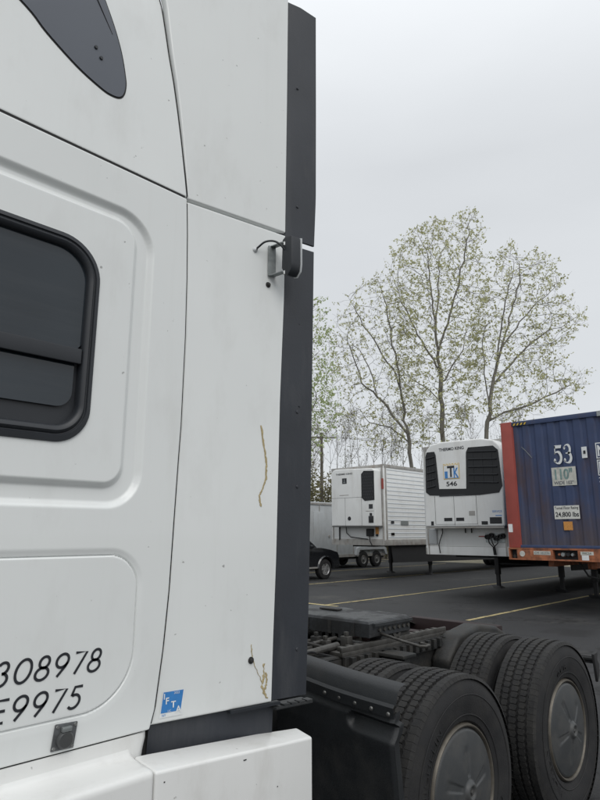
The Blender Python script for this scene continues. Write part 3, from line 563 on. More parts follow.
# fifth wheel plate: outline with front taper, rear throat and drooping ramps
fx = 3.42
top = [(3.15, -.43), (3.175, -.455), (3.56, -.455), (3.585, -.43), (3.62, -.17), (3.58, -.05), (3.54, 0), (3.58, .05), (3.62, .17), (3.585, .43), (3.56, .455), (3.175, .455), (3.15, .43)]
def zt(x): return 1.158 - .5 * max(0, 3.17 - x)
m = MB(); k = len(top)
ins = [((x - fx) * .965 + fx, y * .965) for x, y in top]
lay = [([(x, y) for x, y in ins], 0), (top, -.010), (top, -.090), ([((x - fx) * .80 + fx, y * .95) for x, y in top], -.105)]
for poly, dz in lay: m.v += [(x, CY + y, zt(x) + dz) for x, y in poly]
m.f = [tuple(range(k))] + [(i * k + j, i * k + (j + 1) % k, (i + 1) * k + (j + 1) % k, (i + 1) * k + j) for i in range(3) for j in range(k)]
fwp = m.build('fifth_wheel_plate', PLATEM, truck)
for i in range(7): MB().lathe([(-.010, .0001), (-.010, .011), (0, .013)], (3.22 + i * .052, CY - .456, zt(3.3) - .055), n=8).build('plate_bolt', BARM, fwp)
for yy in (-.30, -.1, .1, .30): MB().box(3.145, 3.16, CY + yy - .012, CY + yy + .012, 1.055, 1.135).build('stiffener', FRAMEM, fwp)
MB().box(3.16, 3.57, CY - .472, CY - .455, 1.128, 1.146).build('plate_lip', PLATEM, fwp)
MB().box(3.40, 3.46, 2.95, 3.12, 1.159, 1.170).build('plate_clip', FRAMEM, fwp, bevel=.003)
for sy in (-1, 1):
    yy = CY + sy * .40
    MB().prism([(3.22, yy - .04, 1.01), (3.62, yy - .04, 1.01), (3.50, yy - .04, 1.13), (3.34, yy - .04, 1.13)], (0, .08, 0)).build('pivot_bracket', FRAMEM, truck, bevel=.006)
    MB().lathe([(-.05, .02), (-.05, .045), (.05, .045), (.05, .02)], (3.42, yy - sy * 0 - .0, 1.075), n=20).build('pivot_pin', BARM, truck)
MB().tube([(3.27, 2.62, 1.085), (3.24, 2.46, 1.08), (3.20, 2.25, 1.06), (3.18, 2.12, 1.05), (3.20, 2.09, 1.05), (3.25, 2.10, 1.05), (3.255, 2.16, 1.052)], .0085, 10).build('release_handle', BARM, truck, smooth=True)
for i in range(5):
    y = 2.62 + i * .11; z = 1.0 + .02 * (i % 2)
    MB().tube([(1.22, y, 1.35), (1.5, y + .02, .98), (2.0, y - .03, .94 + .02 * i), (2.5, y + .04, z), (2.8, y, z - .02), (3.05, 2.75 + .04 * i, .96)], .012 + .003 * (i % 2), 8).build('air_line', BLACKS if i % 2 else FRAMEM, truck, smooth=True)
for i in range(9):
    y = 2.50 + .075 * i; x = 2.62 + .05 * (i % 3); z = .99 + .03 * (i % 2); q = [(x - .15 + .03 * math.sin(i), y, z), (x, y + .05 * math.sin(i * 2.1), z + .05), (x + .14, y + .03 * math.cos(i), z + .02), (x + .30, y + .09 * math.sin(i * 1.7), z - .02), (x + .45, y + .05, z - .03)]
    MB().tube(catmull(q, 4, False), .007 + .004 * (i % 3), 6).build('air_line', (BLACKS, FRAMEM, BARM)[i % 3], truck, smooth=True)
q = [(2.78 + .03 * math.cos(a * .7), 2.60 + a * .006, 1.03 + .03 * math.sin(a * .7)) for a in range(60)]
MB().tube(q, .006, 6).build('coiled_cable', BLACKS, truck, smooth=True)
for (x, y, z) in ((2.95, 2.66, 1.0), (3.02, 2.80, 1.0), (2.92, 2.95, 1.0), (3.06, 2.58, 1.02)): MB().box(x - .025, x + .025, y - .03, y + .03, z - .02, z + .05).box(x - .012, x + .012, y - .012, y + .012, z + .05, z + .075).build('bracket', FRAMEM if y > 2.7 else BARM, truck, bevel=.004)
m = MB(); m.box(2.45, 2.86, 2.47, 3.33, .955, .99); m.build('deck_plate', FRAMEM, truck, bevel=.004)
m = MB(); m.box(2.55, 2.75, 2.58, 2.75, .99, 1.05); m.tube([(2.50, 2.52, 1.02), (2.95, 2.56, 1.03)], .022, 10); m.tube([(2.55, 2.66, 1.03), (3.1, 2.70, 1.04)], .012, 8); m.tube([(2.62, 2.55, 1.0), (2.62, 2.55, 1.09), (2.68, 2.62, 1.10)], .012, 8); m.build('valve_block', BARM, truck, bevel=.004)
# tail: mud flap hangers and flaps
for yy, s in ((1.70, 1), (4.10, -1)):
    MB().tube([(4.86, yy + .04 * s, .80), (4.86, CY - .43 * s, .80)], .022, 10).build('mudflap_hanger', FRAMEM, truck)
    mf = MB(); mf.box(4.845, 4.875, min(yy + .02 * s, yy + .58 * s), max(yy + .02 * s, yy + .58 * s), .77, .82); mf.prism([(4.76, yy + .0 * s, .85), (4.84, yy + .0 * s, .86), (4.82, yy, .81), (4.85, yy, .77), (4.83, yy, .70), (4.79, yy + .0 * s, .66)], (0, .02 * s, 0)); mf.build('mudflap_bracket', BLACKS, truck, bevel=.005)
    MB().box(4.855, 4.867, min(yy + .26 * s, yy + .60 * s), max(yy + .26 * s, yy + .60 * s), .18, .77).build('mudflap', BLACKS, truck, bevel=.002)

# ---- wheels
TR = .515
def tyre_profile(w_):      # (offset across width, radius) from outer bead round to the inner bead
    h = w_ / 2
    return [(-h + .028, .290), (-h + .012, .300), (-h + .004, .330), (-h - .004, .375), (-h - .008, .410), (-h - .004, .445), (-h + .004, .468), (-h + .010, .482), (-h + .019, .496), (-h + .030, .501), (0, .502), (h - .030, .501), (h - .019, .496), (h - .010, .482), (h - .004, .46), (h + .008, .41), (h - .004, .33), (h - .012, .30), (h - .028, .290)]
TW = .275
tm = MB().lathe(tyre_profile(TW), (0, 0, 0), n=96); tm.lathe([(-TW / 2 - .0085, .418), (-TW / 2 - .0105, .421), (-TW / 2 - .0085, .424)], (0, 0, 0), n=96); tm.lathe([(-TW / 2 + .0035, .325), (-TW / 2 + .0005, .328), (-TW / 2 + .002, .332)], (0, 0, 0), n=96)
class Fake: pass
def mesh_of(mb, mat, name, smooth=True, bevel=0):
    o = mb.build(name, mat, None, smooth=smooth, bevel=bevel); me = o.data; bpy.data.objects.remove(o); return me
TYRE = mesh_of(tm, TYREM, 'tyre')
tb = MB(); NB = 92; rows = [(-.112, .050), (-.060, .040), (-.012, .040), (.036, .040), (.084, .040), (.118, .03)]
rows = [(-.110, .050), (-.0545, .040), (0, .046), (.0545, .040), (.110, .050)]
for r_i, (yc, wd) in enumerate(rows):
    sh = r_i in (0, 4)
    for i in range(NB):
        a0 = 2 * math.pi * (i + (.5 if r_i % 2 else 0)) / NB; gap = .04 if sh else .10; a1 = a0 + 2 * math.pi / NB * (1 - gap)
        r0, r1 = .499, TR - (.004 if sh else 0); zig = .0055
        am = (a0 + a1) / 2; hh = wd / 2
        if sh:
            sgn = -1 if r_i == 0 else 1
            P = [(a0, -hh * 0 + yc - sgn * hh + sgn * 0, r1), (am, yc - sgn * hh + sgn * zig, r1), (a1, yc - sgn * hh, r1), (a1, yc + sgn * (hh - .010), r1 - .001), (a0, yc + sgn * (hh - .010), r1 - .001)]
            Q = [(a0, yc - sgn * hh, r0), (am, yc - sgn * hh + sgn * zig, r0), (a1, yc - sgn * hh, r0), (a1, yc + sgn * (hh + .001), r0 - .008), (a0, yc + sgn * (hh + .001), r0 - .008)]
        else:
            P = [(a0, yc - hh + zig, r1), (am, yc - hh, r1), (a1, yc - hh + zig, r1), (a1, yc + hh - zig, r1), (am, yc + hh, r1), (a0, yc + hh - zig, r1)]
            Q = [(a, y, r0) for a, y, r in P]
        k = len(P); tb.add([(r * math.cos(a), y, r * math.sin(a)) for a, y, r in P + Q], [tuple(range(k))] + [(j, (j + 1) % k, k + (j + 1) % k, k + j) for j in range(k)])
TREAD = mesh_of(tb, TREADM, 'tread_blocks', smooth=False)
def cover_mesh():
    m = MB(); NR, NA = 46, 180; Rm = .268
    for i in range(NR + 1):
        r = Rm * i / NR
        for j in range(NA):
            a = 2 * math.pi * j / NA
            d = -.030 * (1 - (r / Rm) ** 2)                                  # gentle crown outwards (-y)
            # five embossed channels radiating from the boss
            ph = (a / (2 * math.pi) * 5) % 1 - .5; lat = ph * 2 * math.pi / 5 * r
            wch = .010 + .085 * r
            e = float(ss(np.array(wch - abs(lat)), -.002, .008)) * float(ss(np.array(r), .055, .075)) * (1 - float(ss(np.array(r), .16, .205)))
            d += .005 * e
            d += -.016 * (1 - float(ss(np.array(r), .036, .052))) + .010 * (1 - float(ss(np.array(r), .020, .026)))
            if r > Rm - .012: d += .010 * ((r - Rm + .012) / .012) ** 2
            m.v.append((r * math.cos(a), d, r * math.sin(a)))
    for i in range(NR):
        for j in range(NA): m.f.append((i * NA + j, i * NA + (j + 1) % NA, (i + 1) * NA + (j + 1) % NA, (i + 1) * NA + j))
    return mesh_of(m, COVERM, 'wheel_cover')
COVER = cover_mesh()
RIM = mesh_of(MB().lathe([(.02, .268), (.002, .271), (-.006, .276), (-.007, .281), (-.001, .286), (.02, .291), (.05, .288)], (0, 0, 0), n=96), RIMM, 'rim')
BOSS = mesh_of(MB().lathe([(-.006, .0001), (-.006, .010), (.0, .0115), (.008, .0115)], (0, 0, 0), n=6), BOLTM, 'cover_bolt', smooth=False)
DISC = mesh_of(MB().lathe([(0, .0001), (0, .12), (.06, .16), (.06, .24), (.0, .29)], (0, 0, 0), n=48), FRAMEM, 'rim_disc')
def link(me, name, parent, loc, ry=0, flip=False, kind=None, label=None):
    o = bpy.data.objects.new(name, me); COL.objects.link(o); o.parent = parent
    o.location = loc; o.rotation_euler = (0, ry, R(180) if flip else 0); OFF[o.name] = Vector((0, 0, 0)); return tag(o, label, kind=kind)
def arc_text(body, rad, h, mat, mid, y, parent, name='sidewall_lettering'):
    x = -sum(1.0 if c_ != 'I' else .55 for c_ in body) * h * .5
    cu = bpy.data.curves.new('t', 'FONT'); cu.body = body; cu.size = 1; cu.extrude = .03; cu.space_character = 1.15; cu.align_x = 'CENTER'
    ob = bpy.data.objects.new('t', cu); COL.objects.link(ob); bpy.context.view_layer.update()
    me = bpy.data.meshes.new_from_object(ob.evaluated_get(bpy.context.evaluated_depsgraph_get())); bpy.data.objects.remove(ob)
    for v in me.vertices:
        a = mid - v.co.x * h * 1.45 / rad * 1.0; r = rad + v.co.y * h * 1.35; v.co = Vector((r * math.cos(a), y - (.0022 if v.co.z > 0 else -.004), r * math.sin(a)))
    me.materials.clear(); me.materials.append(mat)
    o = bpy.data.objects.new(name, me); COL.objects.link(o); o.parent = parent; return o
tO = OFF[truck.name]
for x, rot in ((2.84, .35), (4.12, 1.1)):
    for side, ys in ((1, (1.66 + TW / 2, 1.66 + TW / 2 + .335)), (-1, (4.14 - TW / 2, 4.14 - TW / 2 - .335))):
        for k_, y in enumerate(ys):
            loc = Vector((x, y, TR - .014)) - tO
            outer = k_ == 0; ty = link(TYRE, 'tyre', truck, loc, rot + .3 * k_, flip=(side < 0))
            link(TREAD, 'tread_blocks', ty, (0, 0, 0), 0, kind='stuff')
            link(RIM, 'rim', ty, (0, -TW / 2 + .012 if outer else TW / 2 - .03, 0))
            link(DISC, 'rim_disc', ty, (0, .05, 0))
            if outer:
                cv = link(COVER, 'wheel_cover', ty, (0, -TW / 2 + .012, 0)); link(BOSS, 'cover_bolt', ty, (0, -TW / 2 - .026, 0))
                if side > 0:
                    arc_text('MICHELIN', .352, .044, TYREM, R(150 if x < 3 else 210) + rot, -TW / 2 - .004, ty)
                    arc_text('XDA', .352, .044, TYREM, R(100 if x > 3 else 330) + rot, -TW / 2 - .004, ty)
for y in (1.75, 3.82):
    ty = link(TYRE, 'tyre', truck, Vector((-2.1, y + .14, .50)) - tO, .2, flip=(y > 3)); link(TREAD, 'tread_blocks', ty, (0, 0, 0), kind='stuff'); link(RIM, 'rim', ty, (0, -TW / 2 + .012, 0)); link(COVER, 'wheel_cover', ty, (0, -TW / 2 + .012, 0))

# ================================================================== REEFER TRAILERS
WHEELM = mesh_of(MB().lathe([(-.13, .28), (-.14, .40), (-.12, .49), (-.10, .505), (.10, .505), (.12, .49), (.14, .40), (.13, .28)], (0, 0, 0), n=32), TYREM, 'trailer_tyre')
WHUB = mesh_of(MB().lathe([(-.16, .0001), (-.16, .06), (-.10, .09), (-.08, .22), (-.125, .27), (-.125, .29), (0, .29)], (0, 0, 0), n=24), M('dull_steel_wheel', (.17, .17, .165), .6, .3, var=.2), 'trailer_rim')
def running_gear(root, x0, yc, floor, n=2):
    of = OFF[root.name]
    MB().box(x0 - .6, x0 + 1.9, yc - .45, yc + .45, floor - .35, floor - .02).build('bogie_frame', BLACKS, root, bevel=.01)
    for i in range(n):
        x = x0 + i * 1.25
        MB().tube([(x, yc - 1.1, .5), (x, yc + 1.1, .5)], .065, 12).build('axle', BLACKS, root)
        for y in (yc - 1.13, yc - .80, yc + .80, yc + 1.13):
            t_ = link(WHEELM, 'wheel', root, Vector((x, y, .505)) - of); link(WHUB, 'rim', t_, (0, 0, 0) if y < yc else (0, 0, 0), flip=y > yc)
def landing_gear(root, x, yc, floor, half=.95):
    for s in (-1, 1):
        y = yc + s * half
        lg = MB().box(x - .07, x + .07, y - .07, y + .07, .42, floor).build('landing_leg', BLACKS, root, bevel=.008)
        MB().box(x - .05, x + .05, y - .05, y + .05, .05, .46).build('inner_leg', BLACKS, lg)
        MB().prism([(x - .15, y - .15, .013), (x + .15, y - .15, .013), (x + .06, y - .05, .08), (x - .06, y - .05, .08)], (0, .26, 0)).build('foot', BLACKS, lg)
    MB().tube([(x, yc - half, .75), (x, yc + half, .75)], .03, 8).build('cross_brace', BLACKS, root)
    MB().tube([(x, yc - half, .50), (x + .9, yc - .5, floor - .1)], .025, 8).build('diagonal_brace', BLACKS, root)
def trailer(root, X, y0, y1, z0, z1, LEN, ribs):
    yc = (y0 + y1) / 2
    bd = MB().box(X, X + LEN, y0 + .02, y1 - .02, z0 + .18, z1 - .06).build('body', TWHITE, root, bevel=.01)
    for y in (y0, y1 - .05):
        MB().box(X + .01, X + LEN, y, y + .05, z0, z0 + .22).build('bottom_rail', TALU, root, bevel=.005)
        MB().box(X + .01, X + LEN, y, y + .05, z1 - .12, z1).build('top_rail', TALU, root, bevel=.005)
    MB().box(X - .01, X + .03, y0 + .06, y1 - .06, z1 - .12, z1 + .0).build('front_top_rail', TALU, root, bevel=.005)
    MB().box(X - .012, X + .03, y0 + .06, y1 - .06, z0, z0 + .24).build('front_bottom_rail', TALU if ribs else TWHITE, root, bevel=.005)
    for s, y in ((-1, y0), (1, y1)):
        m = MB(); r_ = .14; P = []
        for i in range(7): a = R(90 * i / 6); P.append((X - .02 + r_ * (1 - math.cos(a)), y - s * r_ * (1 - math.sin(a)), z0)) 
        P += [(X + .16, y - s * .02, z0), (X + .02, y - s * r_, z0)]
        m.prism(P, (0, 0, z1 - z0)); m.build('corner_post', TALU, root, smooth=True)
    m = MB()
    nr = 17
    for s, y in ((-1, y0 + .02), (1, y1 - .02)):
        for i in range(nr):
            z = z0 + .30 + (z1 - z0 - .5) * i / (nr - 1)
            m.prism([(X + .18, y, z - .030), (X + .18, y + s * .008, z - .012), (X + .18, y + s * .008, z + .012), (X + .18, y, z + .030)], (LEN - .3, 0, 0))
    if ribs: m.build('side_ribs', TRIB, root, kind='stuff')
    MB().box(X + LEN, X + LEN + .04, y0 + .05, yc - .01, z0 + .1, z1 - .08).build('rear_door', TWHITE, root, bevel=.005); MB().box(X + LEN, X + LEN + .04, yc + .01, y1 - .05, z0 + .1, z1 - .08).build('rear_door', TWHITE, root, bevel=.005)
    for i in range(12): MB().box(X + .6 + i * 1.25, X + .68 + i * 1.25, y0 + .05, y1 - .05, z0 + .02, z0 + .14).build('floor_beam', BLACKS, root)
    MB().box(X + .3, X + 1.3, yc - .5, yc + .5, z0 - .06, z0 + .02).build('coupler_plate', BLACKS, root)
    for s, y in ((-1, y0 + .12), (1, y1 - .14)):
        if ribs and s > 0: continue
        a = X + (.45 if ribs else 4.0)
        MB().prism([(a, y, z0 + .01), (a + .15, y, .60), (X + 11, y, .45), (X + 11.2, y, z0 + .01)], (0, .02, 0)).build('underside_shade_sheet', BLACKS, root)  # black sheet added to darken the space below the trailer floor
    landing_gear(root, X + (3.5 if ribs else 3.7), yc, z0, 1.0); running_gear(root, X + LEN - 2.8, yc, z0)
# ---- trailer 546
T2 = empty('refrigerated_trailer', (14.9, 8.35, 0), 'white refrigerated trailer numbered 546 with large black grille, left of the blue container', 'trailer', 'refrigerated trailers parked nose out')
X2, Y0, Y1, Z0, Z1 = 14.9, 7.08, 9.60, 1.12, 4.13
trailer(T2, X2, Y0, Y1, Z0, Z1, 16.0, False)
XU = 14.45
def yz(poly, x, dx): return MB().prism([(x, a, b_) for a, b_ in poly], (dx, 0, 0))
body_out = [(9.30, 1.86), (9.22, 3.80), (9.15, 3.98), (9.02, 4.10), (8.7, 4.15), (7.5, 4.13), (7.15, 4.05), (6.99, 3.90), (6.93, 3.70), (6.99, 1.86)]
un = yz(body_out, XU, .43).build('cooling_unit', TWHITE, T2, bevel=.05, seg=4); OFF[un.name] = OFF[T2.name]
gr_out = [(9.22, 2.80), (9.19, 3.78), (9.14, 3.90), (8.90, 3.90), (8.86, 3.80), (8.80, 2.87), (7.98, 2.84), (7.93, 3.80), (7.86, 3.92), (7.16, 3.90), (7.03, 3.78), (6.98, 2.86), (7.08, 2.70), (7.6, 2.66), (8.3, 2.66), (9.10, 2.71)]
def inter_tri(poly, x, dx, mat, name, parent):   # concave outline, triangulated by bmesh
    return yz(poly, x, dx).build(name, mat, parent)
inter_tri(gr_out, XU - .012, .03, GRILLE, 'grille', un)
for (a, b_) in ((8.90, 9.16), (7.08, 7.88)):
    for i in range(5):
        z = 2.93 + i * .20; m = MB(); sp = .04
        m.prism([(XU - .014, a, z), (XU - .014, b_, z + (.05 if a < 8 else -.04)), (XU - .045, b_, z + .02 + (.05 if a < 8 else -.04)), (XU - .045, a, z + .02)], (0, 0, .022)); m.build('grille_slat', SLATM, un)
    for i in range(3): MB().box(XU - .02, XU - .013, a + (b_ - a) * (i + .5) / 3 - .004, a + (b_ - a) * (i + .5) / 3 + .004, 2.92, 3.82).build('grille_rib', SLATM, un)
MB().box(XU - .016, XU - .01, 8.02, 8.80, 2.665 + .0, 2.70).build('grille_lip', SLATM, un)
JL = M('panel_joint_shadow', (.10, .10, .10), .8)
for (a, b_, c_, d) in ((8.95, 8.958, 1.93, 2.68), (8.37, 8.378, 1.90, 2.66), (7.72, 7.728, 1.92, 2.66), (7.73, 8.95, 1.925, 1.932)): MB().box(XU - .004, XU + .01, a, b_, c_, d).build('door_joint', JL, un)
for (a, b_, c_, d) in ((8.45, 8.69, 2.01, 2.095), (8.10, 8.33, 2.01, 2.095), (7.44, 7.61, 1.91, 1.995), (7.06, 7.38, 1.93, 2.09), (9.02, 9.10, 1.90, 2.01)):
    f_ = MB().box(XU - .006, XU + .01, a, b_, c_, d).build('vent', GRILLE, un)
    for i in range(2): MB().box(XU - .012, XU - .006, a + .02, b_ - .02, c_ + .02 + i * .035, c_ + .03 + i * .035).build('vent_louvre', SLATM, un)
LTR = (0, -1, 0); UPV = (0, 0, 1)
text('THERMO KING', .085, LETTER, un, (XU - .004, 8.75, 3.89), LTR, UPV, width=.76, bold=.02); text('546', .125, LETTER, un, (XU - .004, 8.57, 2.93), LTR, UPV, width=.32, bold=.02)
lg = MB().box(XU - .008, XU + .01, 8.16, 8.64, 3.12, 3.50); 
for i in range(6): lg.box(XU - .008, XU + .01, 8.16 + i * .088, 8.20 + i * .088, 3.50, 3.535)
lg = lg.build('logo_border', YELLOWD, un)
f_ = MB().box(XU - .011, XU + .01, 8.175, 8.625, 3.135, 3.485)
for i in range(6): f_.box(XU - .011, XU + .01, 8.17 + i * .088, 8.19 + i * .088, 3.485, 3.522)
f_.build('logo_field', DECALW, un)
text('T', .30, LETTER, un, (XU - .013, 8.52, 3.17), LTR, UPV, width=.22, bold=.03); text('I', .18, DECALB, un, (XU - .0125, 8.60, 3.15), LTR, UPV, width=.09); text('K', .26, DECALB, un, (XU - .0125, 8.33, 3.15), LTR, UPV, width=.15, bold=.03)
MB().box(XU - .013, XU - .0, 8.19, 8.6, 3.139, 3.15).build('logo_bar', DECALB, un)
text('SERVICE', .05, DECALB, un, (XU - .004, 7.30, 2.21), LTR, UPV, width=.26); MB().box(XU - .003, XU + .01, 7.05, 7.22, 2.12, 2.14).build('sticker', DECALB, un)
MB().box(XU - .003, XU + .01, 7.78, 7.95, 2.14, 2.26).build('sticker', TALU, un)
MB().box(XU + .02, X2, 7.02, 9.28, 1.825, 1.86).build('drip_tray', TALU, T2)
MB().box(X2 - .05, X2, 9.20, 9.45, 1.40, 1.80).build('side_box', GREYP, T2, bevel=.01)
MB().tube([(X2 - .08, 8.99, 1.83), (X2 - .06, 9.00, 1.70), (X2 - .05, 9.09, 1.52), (X2 - .05, 9.14, 1.38), (X2 - .05, 9.11, 1.16)], .014, 6).build('drain_hose', BLACKS, T2)
for y in (8.30, 8.12): MB().tube([(X2 - .06, y, 1.83), (X2 - .06, y, 1.70)], .018, 6).build('drain_stub', BLACKS, T2)
MB().box(X2 - .02, X2, 7.72, 7.95, 1.60, 1.625).build('sticker', CRED, T2)
for i, (y, z) in enumerate(((7.68, 1.60), (7.56, 1.64), (7.44, 1.57), (7.33, 1.61), (7.25, 1.63))): MB().lathe([(-.10, .03), (-.09, .06), (-.03, .065), (0, .05)], (X2 - .02, y, z), axis='x', n=14).build('gladhand', BLACKS, T2, smooth=True)
MB().box(X2 - .03, X2 - .005, 7.22, 7.75, 1.46, 1.70).build('connection_plate', GALV, T2)
for i, (a, b_) in enumerate(((7.64, 7.50), (7.55, 7.47), (7.40, 7.52))): MB().tube([(X2 - .10, a, 1.57), (X2 - .12, a - .03, 1.45), (X2 - .10, b_, 1.33), (X2 - .06, b_, 1.15)], .015, 6).build('air_hose', BLACKS, T2)
MB().box(X2 - .015, X2, 7.2, 9.45, 1.345, 1.355).build('seam_strip', TALU, T2)
# ---- the other refrigerated trailer
T1 = empty('refrigerated_trailer', (18.8, 15.25, 0), 'white ribbed-side refrigerated trailer with a chamfered black grille, farther back beside the dark pickup', 'trailer', 'refrigerated trailers parked nose out')
X1, Y0, Y1, Z0, Z1 = 18.8, 13.83, 16.55, 1.24, 4.30
trailer(T1, X1, Y0, Y1, Z0, Z1, 15.5, True)
MB().box(X1 - .03, X1, Y0 + .15, Y1 - .06, Z0, Z0 + .2).build('bumper_rail', TALU, T1)
XU = 18.36
body = [(16.15, 1.97), (16.13, 4.06), (16.06, 4.16), (15.9, 4.20), (14.1, 4.13), (13.97, 4.05), (13.96, 1.95)]
un = yz(body, XU, .42).build('cooling_unit', TWHITE, T1, bevel=.04, seg=3); OFF[un.name] = OFF[T1.name]
yz([(14.60, 3.93), (14.47, 4.05), (13.99, 4.02), (13.99, 2.92), (14.45, 2.90), (14.60, 3.03)], XU - .012, .03).build('grille', GRILLE, un)
for i in range(9):
    for j in range(5):
        MB().box(XU - .018, XU - .012, 14.04 + j * .10 + (.05 if i % 2 else 0), 14.09 + j * .10 + (.05 if i % 2 else 0), 3.0 + i * .112, 3.05 + i * .112).build('grille_cell', SLATM, un)
for (a, b_, c_, d) in ((14.6, 16.12, 3.045, 3.055), (15.43, 15.44, 1.97, 3.05), (14.61, 14.62, 1.97, 3.05)): MB().box(XU - .003, XU + .01, a, b_, c_, d).build('panel_joint', JL, un)
text('THERMO KING', .07, LETTER, un, (XU - .004, 15.9, 3.95), LTR, UPV, width=.85, bold=.02)
f_ = MB().box(XU - .005, XU + .01, 15.34, 15.57, 3.60, 3.82).build('logo_badge', LETTER, un); text('TK', .12, TALU, f_, (XU - .008, 15.53, 3.65), LTR, UPV, width=.15) if 0 else None
MB().box(XU - .008, XU, 15.40, 15.51, 3.64, 3.67).build('logo_mark', GALV, un); MB().box(XU - .008, XU, 15.445, 15.47, 3.66, 3.78).build('logo_mark', GALV, un)
MB().box(XU - .003, XU + .01, 15.25, 15.72, 3.14, 3.165).build('model_strip', TALU, un)
MB().lathe([(-.02, .0001), (-.02, .07), (0, .08)], (XU, 15.23, 2.25), axis='x', n=18).build('round_vent', GRILLE, un)
MB().box(XU - .01, XU + .01, 14.08, 14.26, 2.60, 2.77).build('control_window', SLATM, un); MB().box(XU - .02, XU + .01, 14.06, 14.28, 2.08, 2.33).build('control_box', GRILLE, un, bevel=.008)
MB().box(XU - .025, XU - .01, 14.12, 14.22, 2.34, 2.44).build('latch', GRILLE, un); MB().box(XU - .003, XU + .01, 14.03, 14.42, 2.50, 2.525).build('sticker', TALU, un)
MB().box(XU + .02, X1, 13.95, 16.16, 1.93, 1.965).build('drip_tray', JL, T1)
MB().box(X1 - .04, X1, 16.08, 16.12, 1.42, 1.93).build('drain_pipe', BLACKS, T1)
MB().tube([(X1 - .06, 15.72, 1.95), (X1 - .06, 15.70, 1.70), (X1 - .06, 15.5, 1.55), (X1 - .06, 15.0, 1.50), (X1 - .06, 14.65, 1.47)], .018, 6).build('hose', BLACKS, T1)
MB().box(X1 - .10, X1, 14.38, 14.70, 1.58, 1.86).build('connection_box', BLACKS, T1, bevel=.02); MB().tube([(X1 - .08, 14.55, 1.6), (X1 - .12, 14.5, 1.4), (X1 - .05, 14.45, 1.22)], .02, 6).build('air_hose', BLACKS, T1)
MB().box(X1 - .024, X1 - .0, 14.16, 14.30, 1.66, 1.92).build('warning_sticker', ORANGED, T1); MB().lathe([(-.05, .0001), (-.05, .045), (0, .05)], (X1 - .02, 14.22, 1.62), axis='x', n=14).build('round_plug', BLACKS, T1)
MB().box(X1 - .028, X1 - .022, 13.86, 13.96, 3.35, 3.75).build('red_marker', CRED, T1)
for z in (1.60, 1.62, 2.05):
    MB().box(X1 + .35, X1 + .55, Y0 - .005, Y0, z, z + .10).build('side_sticker', LETTER if z > 2 else TALU, T1)
MB().box(X1 + 1.0, X1 + 1.5, Y0 - .005, Y0, 2.0, 2.16).build('side_sticker', GALV, T1)

# ================================================================== CONTAINER AND CHASSIS
XC, YR, YL, ZB, HT = 13.40, 3.83, 6.42, 1.38, 2.87
cont = empty('shipping_container', (XC, (YR + YL) / 2, ZB), 'faded blue steel shipping container marked 53 with a red corner post, at the right edge', 'container')
PW = .27
for (a, b_, mt) in ((YL - PW, YL, CRED), (YR, YR + .16, CBLUE)):
    MB().box(XC, XC + .16, a, b_, ZB, ZB + HT).build('corner_post', mt, cont, bevel=.012, label='red front corner post' if mt is CRED else None)
MB().box(XC + .012, XC + .12, YL - PW - .028, YL - PW + .005, ZB + .02, ZB + HT - .12).build('post_return', CRED, cont)
MB().box(XC + .005, XC + .14, YR + .16, YL - PW, ZB + HT - .115, ZB + HT - .008).build('front_top_rail', CBLUE, cont, bevel=.008)
MB().box(XC + .01, XC + .14, YR + .16, YL - PW, ZB, ZB + .06).build('front_bottom_rail', CBLUE, cont, bevel=.006)
m = MB(); y = YL - PW - .025; P = []; per = .285
while y > YR + .16:
    for dy, dx in ((0, .03), (.075, .03), (.115, .056), (.19, .056), (.23, .03)):
        if y - dy > YR + .16: P.append((y - dy, XC + dx))
    y -= per
P.append((YR + .16, XC + .03))
for (yy, xx) in P: m.v += [(xx, yy, ZB + .05), (xx, yy, ZB + HT - .10)]
m.f = [(2 * i, 2 * i + 2, 2 * i + 3, 2 * i + 1) for i in range(len(P) - 1)]
# faded, rust-stained blue of the end wall
EW = M('stained_blue_end_wall', (.032, .052, .122), .55, var=.14, vs=2.2, dirt_or_sheen=(.075, .050, .050), dirt_or_sheen_amt=.95, dirt_or_sheen_scale=(1.7, 1.7, .45), lo=.50, hi=.72)
n = EW.node_tree.nodes; l = EW.node_tree.links; b = n['Principled BSDF']; src = b.inputs['Base Color'].links[0].from_socket
g = n.new('ShaderNodeTexCoord'); sp = n.new('ShaderNodeSeparateXYZ'); l.new(g.outputs['Object'], sp.inputs[0]); mr = n.new('ShaderNodeMapRange'); mr.inputs['From Min'].default_value = 1.1; mr.inputs['From Max'].default_value = .05; mr.inputs['To Max'].default_value = .8; l.new(sp.outputs['Z'], mr.inputs['Value'])
nz = n.new('ShaderNodeTexNoise'); nz.inputs['Scale'].default_value = 5; nz.inputs['Detail'].default_value = 6; l.new(g.outputs['Object'], nz.inputs['Vector']); mu = n.new('ShaderNodeMath'); mu.operation = 'MULTIPLY'; l.new(mr.outputs[0], mu.inputs[0]); l.new(nz.outputs['Fac'], mu.inputs[1]); mu2 = n.new('ShaderNodeMath'); mu2.operation = 'MULTIPLY'; mu2.inputs[1].default_value = 1.6; mu2.use_clamp = True; l.new(mu.outputs[0], mu2.inputs[0])
x = n.new('ShaderNodeMixRGB'); l.new(mu2.outputs[0], x.inputs['Fac']); l.new(src, x.inputs['Color1']); x.inputs['Color2'].default_value = (.075, .060, .062, 1); l.new(x.outputs[0], b.inputs['Base Color'])
ewall = m.build('corrugated_end_wall', EW, cont)
m = MB()
